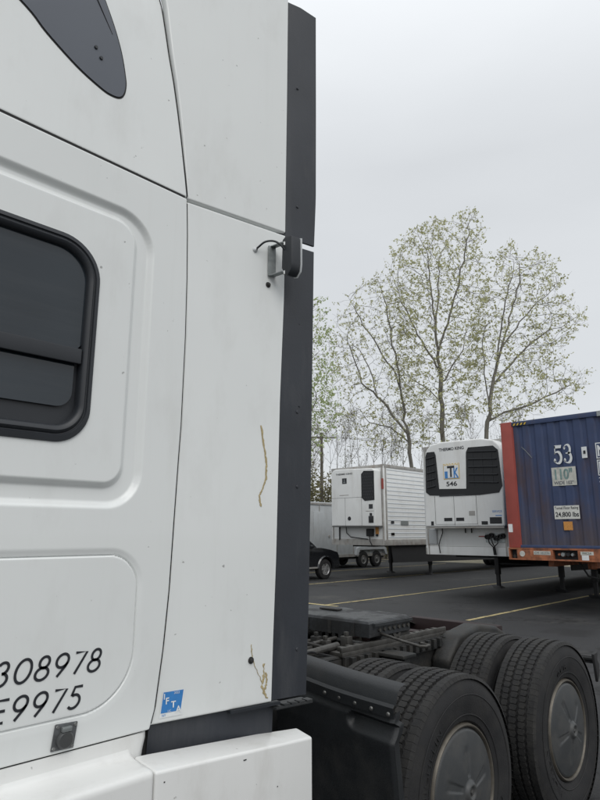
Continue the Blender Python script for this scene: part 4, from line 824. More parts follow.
for s, yy in ((-1, YR + .03), (1, YL - .03)):
    x = XC + .16; i = 0; Q = []
    while x < XC + 16.0: Q += [(x, yy), (x + .08, yy), (x + .12, yy - s * .036), (x + .20, yy - s * .036), (x + .24, yy)]; x += .28
    k = len(m.v)
    for (xx, y2) in Q: m.v += [(xx, y2, ZB + .1), (xx, y2, ZB + HT - .08)]
    m.f += [(k + 2 * i, k + 2 * i + 2, k + 2 * i + 3, k + 2 * i + 1) for i in range(len(Q) - 1)]
m.build('corrugated_side_wall', CBLUE, cont)
MB().box(XC + .05, XC + 16.1, YR + .04, YL - .04, ZB + HT - .05, ZB + HT - .015).build('roof_panel', CBLUE, cont); MB().box(XC + .15, XC + 16.1, YR + .04, YL - .04, ZB + .01, ZB + .12).build('floor', BLACKS, cont)
for yy in (YR, YL - .06): MB().box(XC + .16, XC + 16.1, yy, yy + .06, ZB, ZB + .14).build('bottom_side_rail', CBLUE, cont); MB().box(XC + .16, XC + 16.1, yy, yy + .06, ZB + HT - .09, ZB + HT).build('top_side_rail', CBLUE, cont)
MB().box(XC + 16.0, XC + 16.1, YR + .02, YL - .02, ZB + .05, ZB + HT - .05).build('rear_doors', CBLUE, cont)
cc = MB().box(XC - .006, XC + .17, YR - .002, YR + .163, ZB + HT - .12, ZB + HT + .004).build('corner_casting', CBLUE, cont, bevel=.01)
MB().box(XC - .008, XC - .0, 4.16, 4.24, ZB + HT - .12, ZB + HT - .01).build('top_hook', GALV, cont)
XF = XC + .028
def serif(ch, yl, z0, h, wd):
    m = MB()
    def st(P, W_):
        n_ = len(P); k = len(m.v); Q = [Vector(p) for p in P]
        for i in range(n_):
            t_ = (Q[min(i + 1, n_ - 1)] - Q[max(i - 1, 0)]).normalized(); q = Vector((-t_.y, t_.x)) * W_[i] / 2
            for g in (Q[i] + q, Q[i] - q): m.v.append((XF - .005, yl - g.x * wd, z0 + g.y * h))
        for i in range(n_ - 1): m.f.append((k + 2 * i, k + 2 * i + 2, k + 2 * i + 3, k + 2 * i + 1))
    def ball(cx, cz, r): st([(cx - r, cz), (cx - r * .5, cz), (cx, cz), (cx + r * .5, cz), (cx + r, cz)], [.02, r * 1.6, r * 1.9, r * 1.6, .02])
    if ch == '5':
        st([(.20, .91), (.5, .91), (.86, .91), (.93, .99)], [.17, .17, .17, .02]); st([(.25, .97), (.20, .52)], [.09, .07])
        A_ = arc(.45, .33, .38, .31, 140, -150, 24); st(A_, [.06 + .16 * max(0, math.cos(R(140 - 290 * i / 24))) ** .8 + .02 for i in range(25)]); ball(.16, .18, .12)
    else:
        A_ = arc(.46, .74, .30, .24, 160, -80, 20); st(A_, [.06 + .15 * max(0, math.cos(R(160 - 240 * i / 20))) ** .8 for i in range(21)])
        A_ = arc(.44, .29, .37, .27, 80, -155, 24); st(A_, [.06 + .18 * max(0, math.cos(R(80 - 235 * i / 24))) ** .8 for i in range(25)]); ball(.20, .82, .10); ball(.17, .16, .12)
        st([(.30, .53), (.52, .53)], [.06, .06])
    o = m.build('size_number', DECALW, cont); return o
serif('5', 5.25, 3.19, .41, .21); serif('3', 5.035, 3.19, .41, .21)
def card(y1, y0, z0, z1, mat, name, x=XF, sk=0): 
    o = MB(); o.add([(x - .003, y1, z0), (x - .003, y0, z0 + sk), (x - .003, y0, z1 + sk), (x - .003, y1, z1), (x - .0, y1, z0), (x, y0, z0 + sk), (x, y0, z1 + sk), (x, y1, z1)], [(0, 1, 2, 3), (7, 6, 5, 4), (0, 4, 5, 1), (1, 5, 6, 2), (2, 6, 7, 3), (3, 7, 4, 0)]); o = o.build(name, mat, cont); OFF[o.name] = OFF[cont.name]; return o
FADED = M('faded_sticker', (.52, .52, .47), .7, var=.15, vs=9, dirt_or_sheen=(.16, .16, .16), dirt_or_sheen_amt=.5, dirt_or_sheen_scale=(8, 8, 8)); FADEG = M('faded_green_print', (.17, .26, .25), .7, var=.4, vs=12); FADEK = M('faded_grey_print', (.11, .12, .14), .7, var=.3, vs=12)
st = card(5.315, 4.795, 2.71, 3.11, FADED, 'height_sticker'); text('110"', .24, FADEG, st, (XF - .005, 5.25, 2.84), LTR, UPV, width=.38, bold=.03); text('WIDE 102"', .075, FADEK, st, (XF - .005, 5.28, 2.735), LTR, UPV, width=.42, bold=.02)
st = card(5.335, 4.80, 1.995, 2.28, M('white_sticker', (.62, .62, .58), .6, var=.06, vs=9), 'load_rating_sticker'); text('Tunnel Floor Rating', .075, LETTER, st, (XF - .005, 5.32, 2.185), LTR, UPV, width=.50, bold=.01); text('24,800 lbs', .12, LETTER, st, (XF - .005, 5.31, 2.025), LTR, UPV, width=.49, bold=.02)
card(5.16, 4.97, 1.76, 1.94, ORANGED, 'small_orange_sticker'); 
st = card(4.635, 4.525, 3.27, 3.51, DECALW, 'seal_plate'); MB().box(XF - .012, XF - .003, 4.555, 4.60, 3.36, 3.43).build('seal_slot', LETTER, st); card(6.40, 6.30, 1.72, 1.90, DECALW, 'red_post_sticker', x=XC - .0)
st = card(4.345, 3.995, 3.235, 3.57, DECALW, 'number_plate'); MB().box(XF - .005, XF - .003, 4.02, 4.325, 3.255, 3.55).build('plate_field', EW, st); text('NS', .24, DECALW, st, (XF - .007, 4.31, 3.28), LTR, UPV, width=.26, bold=.03)
st = card(4.345, 3.995, 2.88, 3.21, DECALW, 'number_plate'); MB().box(XF - .005, XF - .003, 4.02, 4.325, 2.90, 3.19).build('plate_field', EW, st); text('PU', .24, DECALW, st, (XF - .007, 4.31, 2.93), LTR, UPV, width=.26, bold=.03)
text('24', .10, DECALW, cont, (XF - .004, 4.34, 2.74), LTR, UPV)
m = MB(); m.tube([(XF - .003, 5.95, 3.64), (XF - .003, 5.86, 3.54), (XF - .003, 5.73, 3.37)], .008, 4); m.build('scratch', GALV, cont)
hz = card(6.13, 5.80, 4.145, 4.205, LETTER, 'hazard_strip', x=XC + .004)
for i in range(4): MB().prism([(XC - .002, 6.11 - i * .085, 4.15), (XC - .002, 6.075 - i * .085, 4.15), (XC - .002, 6.045 - i * .085, 4.20), (XC - .002, 6.08 - i * .085, 4.20)], (.003, 0, 0)).build('hazard_stripe', YELLOWD, hz)
# chassis
ch = empty('container_chassis', (XC, (YR + YL) / 2, 0), 'rusty orange skeletal chassis carrying the blue container', 'trailer')
bz0, bz1 = 1.115, 1.376; m = MB(); XB = XC - .04
m.box(XB, XB + .25, YR, YL, bz1 - .035, bz1); m.box(XB, XB + .25, YR, YL, bz0, bz0 + .03)
for a, b_ in ((6.385, 6.42), (5.42, 6.225), (YR, 4.90)): m.box(XB + .002, XB + .25, a, b_, bz0 + .03, bz1 - .035)
m.box(XB + .12, XB + .249, YR, YL, bz0 + .03, bz1 - .035)
m.build('front_bolster', CRUST, ch, bevel=.004)
MB().box(XB + .115, XB + .119, 4.9, 6.4, bz0 + .03, bz1 - .035).build('pocket_back', BLACKS, ch)
MB().lathe([(0, .0), (0, .04), (.05, .05)], (XB + .06, 6.305, 1.19), axis='x', n=12).build('twist_lock', FRAMEM, ch)
for y, r_, mt in ((5.22, .055, GALV), (5.11, .05, BLACKS), (5.02, .04, GALV), (5.30, .03, CRUST)): MB().lathe([(0, .0001), (0, r_ * .7), (.04, r_), (.10, r_)], (XB + .02, y, 1.25), axis='x', n=16).build('coupling_socket', mt, ch, smooth=True)
XCS = XB + .001
def ccard(y1, y0, z0, z1, mat, name): return MB().box(XCS - .003, XCS, y0, y1, z0, z1).build(name, mat, ch)
MB().lathe([(0, .0001), (0, .062), (.003, .062)], (XCS - .003, 6.10, 1.25), axis='x', n=18).build('round_sticker', FADED, ch); s1 = ccard(5.84, 5.47, 1.235, 1.315, FADED, 'chassis_sticker'); text('CM 182336', .05, FADEK, s1, (XCS - .005, 5.82, 1.25), LTR, UPV, width=.33)
s1 = ccard(4.84, 4.58, 1.25, 1.32, FADED, 'chassis_sticker'); text('FMCSA', .04, LETTER, s1, (XCS - .005, 4.80, 1.265), LTR, UPV, width=.18); ccard(4.82, 4.68, 1.145, 1.245, DECALW, 'chassis_sticker')
yc = (YR + YL) / 2
for s in (-1, 1): MB().box(XB + .25, XC + 16, yc + s * .45 - .06, yc + s * .45 + .06, .98, 1.30).build('main_beam', CRUST, ch, bevel=.006)
for x in (XC + 3, XC + 6, XC + 9, XC + 12, XC + 15.9): MB().box(x, x + .12, YR, YL, 1.12, 1.27).build('crossbeam', CRUST, ch)
landing_gear(ch, XC + 4.15, yc - .0, 1.12, .92)
for s in (-1, 1): MB().box(XC + 4.0, XC + 4.3, yc + s * .92 - .1, yc + s * .92 + .1, .75, 1.13).build('leg_housing', CRUST, ch, bevel=.01)
MB().tube([(XB + .3, 5.0, 1.1), (XB + .5, 4.9, .8), (XB + .9, 4.8, .72), (XB + 1.4, 4.7, .95)], .02, 8).build('hanging_hose', BLACKS, ch)
running_gear(ch, XC + 13, yc, 1.15)

# ================================================================== CARGO TRAILER (between pickup and reefer)
cg = empty('cargo_trailer', (22.5, 20.7, 0), 'low grey enclosed cargo trailer with twin axles, behind the dark pickup', 'trailer')
MB().prism([(18.6, 19.62, .55), (18.6, 19.62, 3.08), (18.75, 19.62, 3.15), (26.5, 19.62, 3.15), (26.5, 19.62, .55)], (0, 2.3, 0)).build('body', GREYP, cg, bevel=.05)
MB().box(18.6, 26.52, 19.58, 19.62, 3.02, 3.10).build('roof_trim', TALU, cg); MB().box(18.6, 26.52, 19.58, 19.62, .55, .68).build('bottom_trim', TALU, cg)
for i in range(6): MB().box(18.9 + i * 1.25, 18.94 + i * 1.25, 19.60, 19.62, .7, 3.0).build('panel_joint', TALU, cg)
MB().prism([(24.0, 19.50, .62), (24.1, 19.50, .95), (24.3, 19.50, 1.02), (26.3, 19.50, 1.02), (26.5, 19.50, .95), (26.6, 19.50, .62), (26.45, 19.50, .62), (26.3, 19.50, .88), (24.3, 19.50, .88), (24.15, 19.50, .62)], (0, .14, 0)).build('wheel_fender', GREYP, cg)
MB().box(21.0, 21.9, 19.595, 19.62, .8, 2.7).build('side_door', GREYP, cg, bevel=.005); MB().lathe([(-.02, .0001), (-.02, .05), (0, .06)], (22.1, 19.6, 1.55), n=12).build('door_latch', TALU, cg)
for x in (24.65, 25.75):
    for y in (19.66, 21.9): t_ = link(WHEELM, 'wheel', cg, Vector((x, y, .41)) - OFF[cg.name]); t_.scale = (.8, .8, .8); link(WHUB, 'rim', t_, (0, 0, 0), flip=y > 20)
m = MB(); m.box(17.2, 18.7, 20.65, 20.80, .45, .55); m.build('drawbar', BLACKS, cg)
MB().box(18.6, 26.5, 19.7, 21.8, .45, .55).build('underframe', BLACKS, cg)

# ================================================================== PICKUP
pk = empty('pickup_truck', (16.0, 16.75, 0), 'black pickup truck parked nose towards the far side, half hidden behind the cab', 'pickup')
y0, y1 = 15.68, 17.42; nx = 18.26
body = [(nx - .02, .42), (nx, .62), (nx - .03, .86), (nx - .10, .98), (nx - .5, 1.08), (nx - 1.05, 1.16), (nx - 1.42, 1.16), (nx - 5.1, 1.14), (nx - 5.15, .45)]
bot = [(nx - 5.15, .45), (nx - 4.55, .42)] + [(nx - 4.12 + .43 * math.cos(R(a)), .40 + .43 * math.sin(R(a))) for a in range(175, 0, -15)] + [(nx - 3.6, .38), (nx - 1.3, .38)] + [(nx - .80 + .43 * math.cos(R(a)), .40 + .43 * math.sin(R(a))) for a in range(175, 0, -15)] + [(nx - .30, .38)]
m = MB(); m.prism([(a, y0, b_) for a, b_ in body[:-1] + bot], (0, y1 - y0, 0)); m.build('body', CARP, pk, bevel=.035, seg=3)
cabp = [(nx - 1.10, 1.12), (nx - 1.80, 1.66), (nx - 2.05, 1.72), (nx - 3.15, 1.72), (nx - 3.35, 1.09)]
m = MB(); k = len(cabp); m.v = [(a, y0 + .10 + (.14 if b_ > 1.3 else 0), b_) for a, b_ in cabp] + [(a, y1 - .10 - (.14 if b_ > 1.3 else 0), b_) for a, b_ in cabp]; m.f = [tuple(range(k)), tuple(range(2 * k - 1, k - 1, -1))] + [(i, (i + 1) % k, k + (i + 1) % k, k + i) for i in range(k)]; m.build('cab', CARP, pk, bevel=.03)
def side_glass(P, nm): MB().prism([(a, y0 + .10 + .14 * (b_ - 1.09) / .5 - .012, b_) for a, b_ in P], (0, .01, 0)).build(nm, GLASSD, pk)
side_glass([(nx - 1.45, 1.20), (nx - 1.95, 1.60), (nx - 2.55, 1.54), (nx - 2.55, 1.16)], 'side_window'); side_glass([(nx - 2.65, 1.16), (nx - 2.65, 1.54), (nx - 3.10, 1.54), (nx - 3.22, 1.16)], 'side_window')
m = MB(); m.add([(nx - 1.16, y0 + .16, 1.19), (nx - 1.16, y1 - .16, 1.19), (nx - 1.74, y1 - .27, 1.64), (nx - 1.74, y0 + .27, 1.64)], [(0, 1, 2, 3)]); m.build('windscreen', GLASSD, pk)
for x in (nx - .80, nx - 4.12):
    for y in (y0, y1):
        s = 1 if y == y0 else -1
        fl = MB(); ro, ri = .47, .40; A_ = [R(a) for a in range(-5, 190, 13)]
        for a in A_: fl.v += [(x + ri * math.cos(a), y + .02 * s, .40 + ri * math.sin(a)), (x + ro * math.cos(a), y + .0, .40 + ro * math.sin(a)), (x + (ri + .03) * math.cos(a), y - .045 * s, .40 + (ri + .03) * math.sin(a))]
        for i in range(len(A_) - 1):
            for j in range(3): fl.f.append((3 * i + j, 3 * i + (j + 1) % 3, 3 * i + 3 + (j + 1) % 3, 3 * i + 3 + j))
        fl.build('wheel_flare', CARP, pk, smooth=True)
        w_ = MB().lathe([(-.11, .21), (-.12, .30), (-.10, .355), (-.07, .37), (.07, .37), (.10, .355), (.11, .21)], (x, y + .13 * s, .372), n=36).build('wheel', TYREM, pk, smooth=True); OFF[w_.name] = OFF[pk.name]
        rm = MB().lathe([(-.10 * s, .205), (-.125 * s, .215), (-.10 * s, .20), (-.03 * s, .19), (-.03 * s, .02)], (x, y + .13 * s, .372), n=32); 
        for i in range(6):
            a = R(60 * i); rm.obox((x + .11 * math.cos(a), y + (.13 - .10) * s, .372 + .11 * math.sin(a)), (.095 * math.cos(a), 0, .095 * math.sin(a)), (-.024 * math.sin(a), 0, .024 * math.cos(a)), (0, .014, 0))
        rm.lathe([(-.12 * s, .0001), (-.12 * s, .04), (-.03 * s, .05)], (x, y + .13 * s, .372), n=16); rm.build('rim', ALLOY, w_)
MB().box(nx - .12, nx + .07, y0 + .04, y1 - .04, .42, .60).build('front_bumper', CARP, pk, bevel=.03)
for y in (y0 + .04, y1 - .28): MB().box(nx - .10, nx + .012, y, y + .24, .72, .88).build('headlight', LENS, pk, bevel=.02)
MB().box(nx - .04, nx + .015, y0 + .32, y1 - .32, .66, .88).build('grille', GRILLE, pk)
MB().box(nx - 1.72, nx - 1.58, y0 - .12, y0 + .05, 1.14, 1.26).build('door_mirror', CARP, pk, bevel=.02)
MB().box(nx - 1.28, nx - 3.55, y0 - .03, y0 + .01, .42, .47).build('side_step', TALU, pk)
for xx in (nx - 1.5, nx - 2.6): MB().box(xx - .004, xx + .004, y0 - .002, y0 + .01, .48, 1.06).build('door_joint', GRILLE, pk)
MB().box(nx - 2.5, nx - 2.35, y0 - .02, y0 + .01, .90, .93).build('door_handle', CARP, pk)

# ================================================================== TREES
FWD = Vector((math.cos(HEAD), math.sin(HEAD), 0)); RGT = Vector((math.sin(HEAD), -math.cos(HEAD), 0))
def at(px, py, H):                     # point on the upright plane H metres ahead where the traced limb stands
    d = (px - 300) / 600; e = (400 - py) / 600
    v = FWD * math.cos(PITCH) + Vector((0, 0, math.sin(PITCH))) + RGT * d + (Vector((0, 0, math.cos(PITCH))) - FWD * math.sin(PITCH)) * e
    return CAM + v * (H / v.dot(FWD))
def make_tree(name, label, cat, group, base, limbs, H, seed, bark, leaf, leaves=1.0, lsize=.10, depth=1.0, levels=3, twig=1.0, parts=True, dens=1.0):
    rnd = random.Random(seed); root = empty(name, (base.x, base.y, 0), label, cat, group); wood = MB(); LV = []; LF = []; tw = MB()
    def leafs(p, n_, sp):
        for _ in range(n_):
            c_ = p + Vector((rnd.gauss(0, sp), rnd.gauss(0, sp), rnd.gauss(0, sp * .8)))
            a = Vector((rnd.uniform(-1, 1), rnd.uniform(-1, 1), rnd.uniform(-1, 1))).normalized(); b_ = a.cross(Vector((rnd.uniform(-1, 1), rnd.uniform(-1, 1), rnd.uniform(-1, 1)))).normalized(); s = lsize * rnd.uniform(.45, 1.2)
            k = len(LV); LV.extend([tuple(c_ - a * s), tuple(c_ + b_ * s * .5), tuple(c_ + a * s), tuple(c_ - b_ * s * .5)]); LF.append((k, k + 1, k + 2, k + 3))
    def branch(p, d, Ln, r, lvl):
        n_ = 5 if lvl < 2 else 4; P = [p.copy()]; rr = [r]; d = d.normalized()
        for i in range(n_):
            d = (d + Vector((rnd.gauss(0, .16), rnd.gauss(0, .16), rnd.gauss(0, .12) + .09))).normalized(); p = p + d * Ln / n_; P.append(p.copy()); rr.append(r * (1 - (i + 1) / n_ * .8))
            if lvl < levels:
                for _ in range(2 if lvl < levels - 1 and rnd.random() < .6 * dens else 1):
                    ax = Vector((rnd.uniform(-1, 1), rnd.uniform(-1, 1), rnd.uniform(-.3, 1))).normalized(); q = (d * 1.0 + ax * rnd.uniform(.6, 1.0)).normalized()
                    branch(p, q, Ln * rnd.uniform(.42, .66), rr[-1] * .55, lvl + 1)
            if lvl >= levels - 1 and rnd.random() < leaves: leafs(p, rnd.randint(1, 4), .24)
        (wood if lvl < levels else tw).tube(P, [max(x_, .006) for x_ in rr], 5 if lvl < 2 else 3, caps=False)
    for li, (pts, r0, r1, Lb) in enumerate(limbs):
        W_ = []; dj = 0
        drift = rnd.uniform(-1, 1) * depth
        for i, q in enumerate(pts):
            f = i / max(len(pts) - 1, 1); W_.append(at(q[0], q[1], H + drift * f * 3) if li else at(q[0], q[1], H))
        if pts[0][1] > 445: W_.insert(0, Vector((W_[0].x, W_[0].y, -.1)))
        # resample
        S_ = []; 
        for a, b_ in zip(W_, W_[1:]):
            k = max(1, int((b_ - a).length / 1.1)); S_ += [a + (b_ - a) * (i / k) for i in range(k)]
        S_.append(W_[-1]); n_ = len(S_)
        S_ = [s_ + Vector((rnd.gauss(0, .06), rnd.gauss(0, .06), 0)) if 0 < i < n_ - 1 else s_ for i, s_ in enumerate(S_)]
        rad = [(r0 + (r1 - r0) * (i / (n_ - 1)) ** .8) * .66 for i in range(n_)]; wood.tube(S_, rad, 8, caps=False)
        for i in range(n_):
            if S_[i].z < (5.0 if levels > 2 else 2.0) and li == 0: continue
            f = i / (n_ - 1)
            d = (S_[min(i + 1, n_ - 1)] - S_[max(i - 1, 0)]).normalized()
            if rnd.random() < .9 * dens * (.75 + .25 * f):
                ax = Vector((rnd.uniform(-1, 1), rnd.uniform(-1, 1), rnd.uniform(-.1, .8))).normalized()
                branch(S_[i], (d * .7 + ax).normalized(), Lb * rnd.uniform(.7, 1.3) * (1 - .5 * f), max(rad[i] * .38, .018), 1)
            if rnd.random() < .5 * dens and levels > 2:
                ax = Vector((rnd.uniform(-1, 1), rnd.uniform(-1, 1), rnd.uniform(-.1, .8))).normalized(); branch(S_[i], (d * .5 + ax).normalized(), Lb * rnd.uniform(.5, 1.0), .02, 2)
        d = (S_[-1] - S_[-2]).normalized(); branch(S_[-1], d, Lb * .38, r1 * .66, 1)
    wood.build('trunk', bark, root, smooth=True)
    if tw.f: tw.build('twigs', bark, root, kind='stuff')
    if LF:
        m = MB(); m.v = LV; m.f = LF; m.build('crown', leaf, root, kind='stuff')
    return root
def grown_tree(name, label, cat, group, base, limbs, crown, H, seed, bark, leaf, natt, depth, lsize, leafp, tip=.0078, expo=2.18, step=.5):
    """branches grow towards points scattered through the crown, starting from the main limbs"""
    rg = np.random.default_rng(seed); rnd = random.Random(seed)
    root = empty(name, (base.x, base.y, 0), label, cat, group); pos = []; par = []
    def nearest(p): return int(np.argmin(((np.array(pos) - np.array(p)) ** 2).sum(1)))
    for li, pts in enumerate(limbs):
        W_ = [at(q[0], q[1], H) for q in pts]; dr = rnd.uniform(-1, 1) * depth * .5
        if li == 0: W_.insert(0, Vector((W_[0].x, W_[0].y, -.1)))
        else: W_ = [p + FWD * dr * (i / max(len(W_) - 1, 1)) for i, p in enumerate(W_)]
        pr_ = -1 if li == 0 else nearest(W_[0])
        for i, (p, q) in enumerate(zip(W_, W_[1:])):
            k = max(1, int((q - p).length / step))
            for j in range(k):
                if li and i == 0 and j == 0: continue
                v = p + (q - p) * (j / k); amp = .05 if i or j else 0
                pos.append((v.x + rnd.gauss(0, amp), v.y + rnd.gauss(0, amp), v.z)); par.append(pr_); pr_ = len(pos) - 1
        pos.append(tuple(W_[-1])); par.append(pr_)
    crown = grow(crown, 4); C_ = np.array(crown, float); x0, y0_ = C_.min(0); x1, y1_ = C_.max(0); A_ = []
    while len(A_) < natt:
        px, py = rg.uniform(x0, x1, 400), rg.uniform(y0_, y1_, 400); ins = sdf(px, py, crown)
        for a_, b_, d_ in zip(px, py, ins):
            if d_ < 0 and len(A_) < natt:
                wd = min(1, -d_ / 22 + .25); A_.append(tuple(at(a_, b_, H + rnd.uniform(-1, 1) * depth * wd)))
    A_ = np.array(A_); P = np.array(pos); near = np.zeros(len(A_), int); nd = np.full(len(A_), 1e9)
    def upd(i0):
        nonlocal near, nd
        Q = P[i0:]
        for c0 in range(0, len(Q), 400):
            D = ((A_[:, None, :] - Q[None, c0:c0 + 400, :]) ** 2).sum(-1); k = D.argmin(1); dd = D[np.arange(len(A_)), k]; m_ = dd < nd; near[m_] = k[m_] + i0 + c0; nd[m_] = dd[m_]
    upd(0); alive = np.ones(len(A_), bool); grown = np.zeros(len(P), int)
    for it in range(70):
        alive &= nd > (.48 ** 2)
        if not alive.any(): break
        act = np.where(alive)[0]; new = []; npar = []
        for n_ in np.unique(near[act]):
            at_ = act[near[act] == n_]
            if grown[n_] > 2: continue
            d = A_[at_] - P[n_]; d /= np.linalg.norm(d, axis=1)[:, None]; d = d.sum(0); L_ = np.linalg.norm(d)
            if L_ < 1e-3: continue
            d = d / L_ + rg.normal(0, .13, 3) + np.array([0, 0, .22]); d /= np.linalg.norm(d); grown[n_] += 1
            new.append(P[n_] + d * step * .9); npar.append(int(n_))
        if not new: break
        i0 = len(P); P = np.vstack([P, new]); par += npar; grown = np.concatenate([grown, np.zeros(len(new), int)]); upd(i0)
    # fine side twigs on the thin wood
    n0 = len(P); kids = np.zeros(n0, int)
    for i, p in enumerate(par):
        if p >= 0: kids[p] += 1
    desc = np.ones(n0, int)
    for i in range(n0 - 1, -1, -1):
        if par[i] >= 0 and par[i] < i: desc[par[i]] += desc[i]
    add = []; apar = []
    for i in range(n0):
        if desc[i] <= 7 and par[i] >= 0:
            d0 = P[i] - P[par[i]]; d0 /= max(np.linalg.norm(d0), 1e-6)
            for _ in range(2 if desc[i] <= 2 else 1):
                q = P[i]; pi = i; d = d0 * .7 + rg.normal(0, .5, 3) + np.array([0, 0, .38]); d /= np.linalg.norm(d)
                for k in range(3 if rg.random() < .25 else 2): q = q + d * rg.uniform(.15, .30); add.append(q); apar.append(pi); pi = n0 + len(add) - 1; d = d + rg.normal(0, .2, 3); d /= np.linalg.norm(d)
    P = np.vstack([P, add]); par += apar; N_ = len(P)
    ch = [[] for _ in range(N_)]
    for i, p in enumerate(par):
        if p >= 0: ch[p].append(i)
    order = []; st = [i for i, p in enumerate(par) if p < 0]
    while st: i = st.pop(); order.append(i); st += ch[i]
    rad = np.zeros(N_)
    for i in reversed(order): rad[i] = tip * .6 if not ch[i] else max(tip * .6, (sum(rad[c_] ** expo for c_ in ch[i])) ** (1 / expo))
    thick = MB(); thin = MB(); start = [(i, -1) for i, p in enumerate(par) if p < 0]
    while start:
        i, pv = start.pop(); chain = ([pv] if pv >= 0 else []) + [i]
        while ch[i]:
            c_ = max(ch[i], key=lambda k: rad[k])
            for o in ch[i]:
                if o != c_: start.append((o, i))
            chain.append(c_); i = c_
        rr_ = [float(rad[k]) for k in chain]
        if pv >= 0: rr_[0] = rr_[1]
        pts_ = [tuple(P[k]) for k in chain]
        if rr_[0] > .035: thick.tube(pts_, rr_, 7, caps=False)
        else: thin.tube(pts_, rr_, 3, caps=False)
    thick.build('trunk', bark, root, smooth=True); thin.build('twigs', bark, root, kind='stuff')
    V = []; Fc = []
    for i in range(n0, N_):
        if rnd.random() > leafp: continue
        for _ in range(rnd.choice((1, 2, 3, 4))):
            c_ = Vector(P[i]) + Vector((rnd.gauss(0, .06), rnd.gauss(0, .06), rnd.gauss(0, .05) - .03)); a_ = Vector((rnd.gauss(0, 1), rnd.gauss(0, 1), rnd.gauss(0, 1))).normalized(); b_ = a_.cross(Vector((rnd.gauss(0, 1), rnd.gauss(0, 1), rnd.gauss(0, 1)))).normalized(); s_ = lsize * rnd.uniform(.6, 1.25)
            k = len(V); V += [tuple(c_ - a_ * s_), tuple(c_ + b_ * s_ * .62), tuple(c_ + a_ * s_), tuple(c_ - b_ * s_ * .62)]; Fc.append((k, k + 1, k + 2, k + 3))
    m = MB(); m.v = V; m.f = Fc; m.build('crown', leaf, root, kind='stuff')
    return root
TG = 'tall thin-leaved trees beyond the lot'
H = 40
grown_tree('tall_tree', 'leaning forked tree with sparse young leaves, leftmost of the three tall ones', 'tree', TG, at(413, 470, H), [
    [(412, 470), (408, 435), (403, 405), (398, 375), (388, 362), (374, 340), (360, 318), (350, 300)], [(403, 405), (398, 372), (390, 340), (384, 310), (377, 290)],
    [(405, 432), (388, 408), (372, 393), (360, 385), (355, 368), (346, 345)], [(378, 396), (372, 370), (360, 345)], [(408, 440), (392, 425), (372, 418)]],
    [(330, 345), (336, 318), (348, 300), (362, 286), (380, 275), (396, 282), (404, 305), (412, 345), (420, 400), (424, 448), (395, 452), (362, 440), (343, 418), (336, 385)], H, 11, BARK, LEAF, 1150, 4.0, .080, .50)
grown_tree('tall_tree', 'tallest straight tree with sparse young leaves, middle of the three tall ones', 'tree', TG, at(444, 470, H + 1), [
    [(444, 470), (443, 430), (441, 390), (438, 350), (434, 315), (430, 280), (428, 255)], [(438, 358), (446, 325), (454, 295), (461, 265), (466, 240)], [(436, 320), (441, 285), (444, 250)],
    [(440, 372), (426, 345), (414, 318), (405, 295), (402, 275)], [(442, 385), (456, 362), (470, 342)], [(442, 405), (430, 388), (414, 376)]],
    [(388, 300), (390, 268), (402, 240), (416, 232), (436, 222), (456, 222), (474, 212), (482, 230), (480, 268), (487, 310), (482, 360), (470, 400), (462, 432), (426, 436), (404, 405), (394, 355)], H + 1, 12, BARK, LEAF, 2100, 4.2, .086, .78)
grown_tree('tall_tree', 'spreading tree with sparse young leaves, rightmost of the three tall ones', 'tree', TG, at(487, 450, H - 1), [
    [(487, 450), (487, 430), (489, 405), (492, 385), (500, 355), (508, 325), (515, 298), (520, 275)], [(492, 388), (505, 372), (520, 355), (538, 338), (556, 324)], [(496, 370), (497, 340), (500, 308), (505, 280)], [(503, 345), (520, 322), (537, 302)],
    [(489, 400), (482, 375), (478, 345)], [(488, 422), (505, 412), (530, 405), (555, 392), (572, 384)]],
    [(492, 285), (500, 255), (512, 246), (528, 256), (545, 258), (556, 276), (566, 300), (584, 318), (572, 338), (556, 352), (572, 366), (588, 374), (576, 396), (545, 412), (500, 424), (478, 410), (470, 370), (472, 320)], H - 1, 13, BARK, LEAF, 1600, 4.0, .082, .64)
grown_tree('leafy_tree', 'fresh green leafy tree just visible beside the cab edge', 'tree', None, at(298, 480, 34), [
    [(298, 480), (299, 440), (300, 400), (301, 360), (302, 330)], [(300, 440), (308, 420), (316, 405)], [(290, 470), (284, 420), (280, 380)]],
    [(270, 340), (285, 310), (305, 298), (318, 315), (328, 345), (334, 380), (332, 420), (322, 445), (300, 455), (275, 440), (265, 390)], 34, 14, BARK2, LEAFG, 1100, 3.4, .078, .92)
BG = 'bare thin trees on the skyline'
rb = random.Random(5)
bare = [(320, 440), (328, 448), (337, 432), (345, 428), (352, 440), (361, 436), (372, 445), (382, 428), (395, 436), (404, 420), (420, 432), (428, 424), (458, 424), (470, 430), (474, 436), (312, 452), (500, 430), (515, 425)]
ORD = ['first', 'second', 'third', 'fourth', 'fifth', 'sixth', 'seventh', 'eighth', 'ninth', 'tenth', 'eleventh', 'twelfth', 'thirteenth', 'fourteenth', 'fifteenth', 'sixteenth', 'seventeenth', 'eighteenth']
rank = {j: r_ for r_, j in enumerate(sorted(range(len(bare)), key=lambda q: bare[q][0]))}
for i, (px, py) in enumerate(bare):
    Hh = 47 + rb.uniform(-3, 6); x2 = px + rb.uniform(-4, 4)
    make_tree('bare_tree', 'slender bare tree on the skyline behind the trailers, ' + ORD[rank[i]] + ' from the left', 'tree', BG, at(px, 480, Hh), [([(px, 480), ((px + x2) / 2 + rb.uniform(-2, 2), (py + 480) / 2), (x2, py)], .10, .02, 2.6)], Hh, 100 + i, BARK2, LEAFB, .08 if i % 3 else .45, .07, levels=3, dens=.8)
SG = 'brush along the far edge'
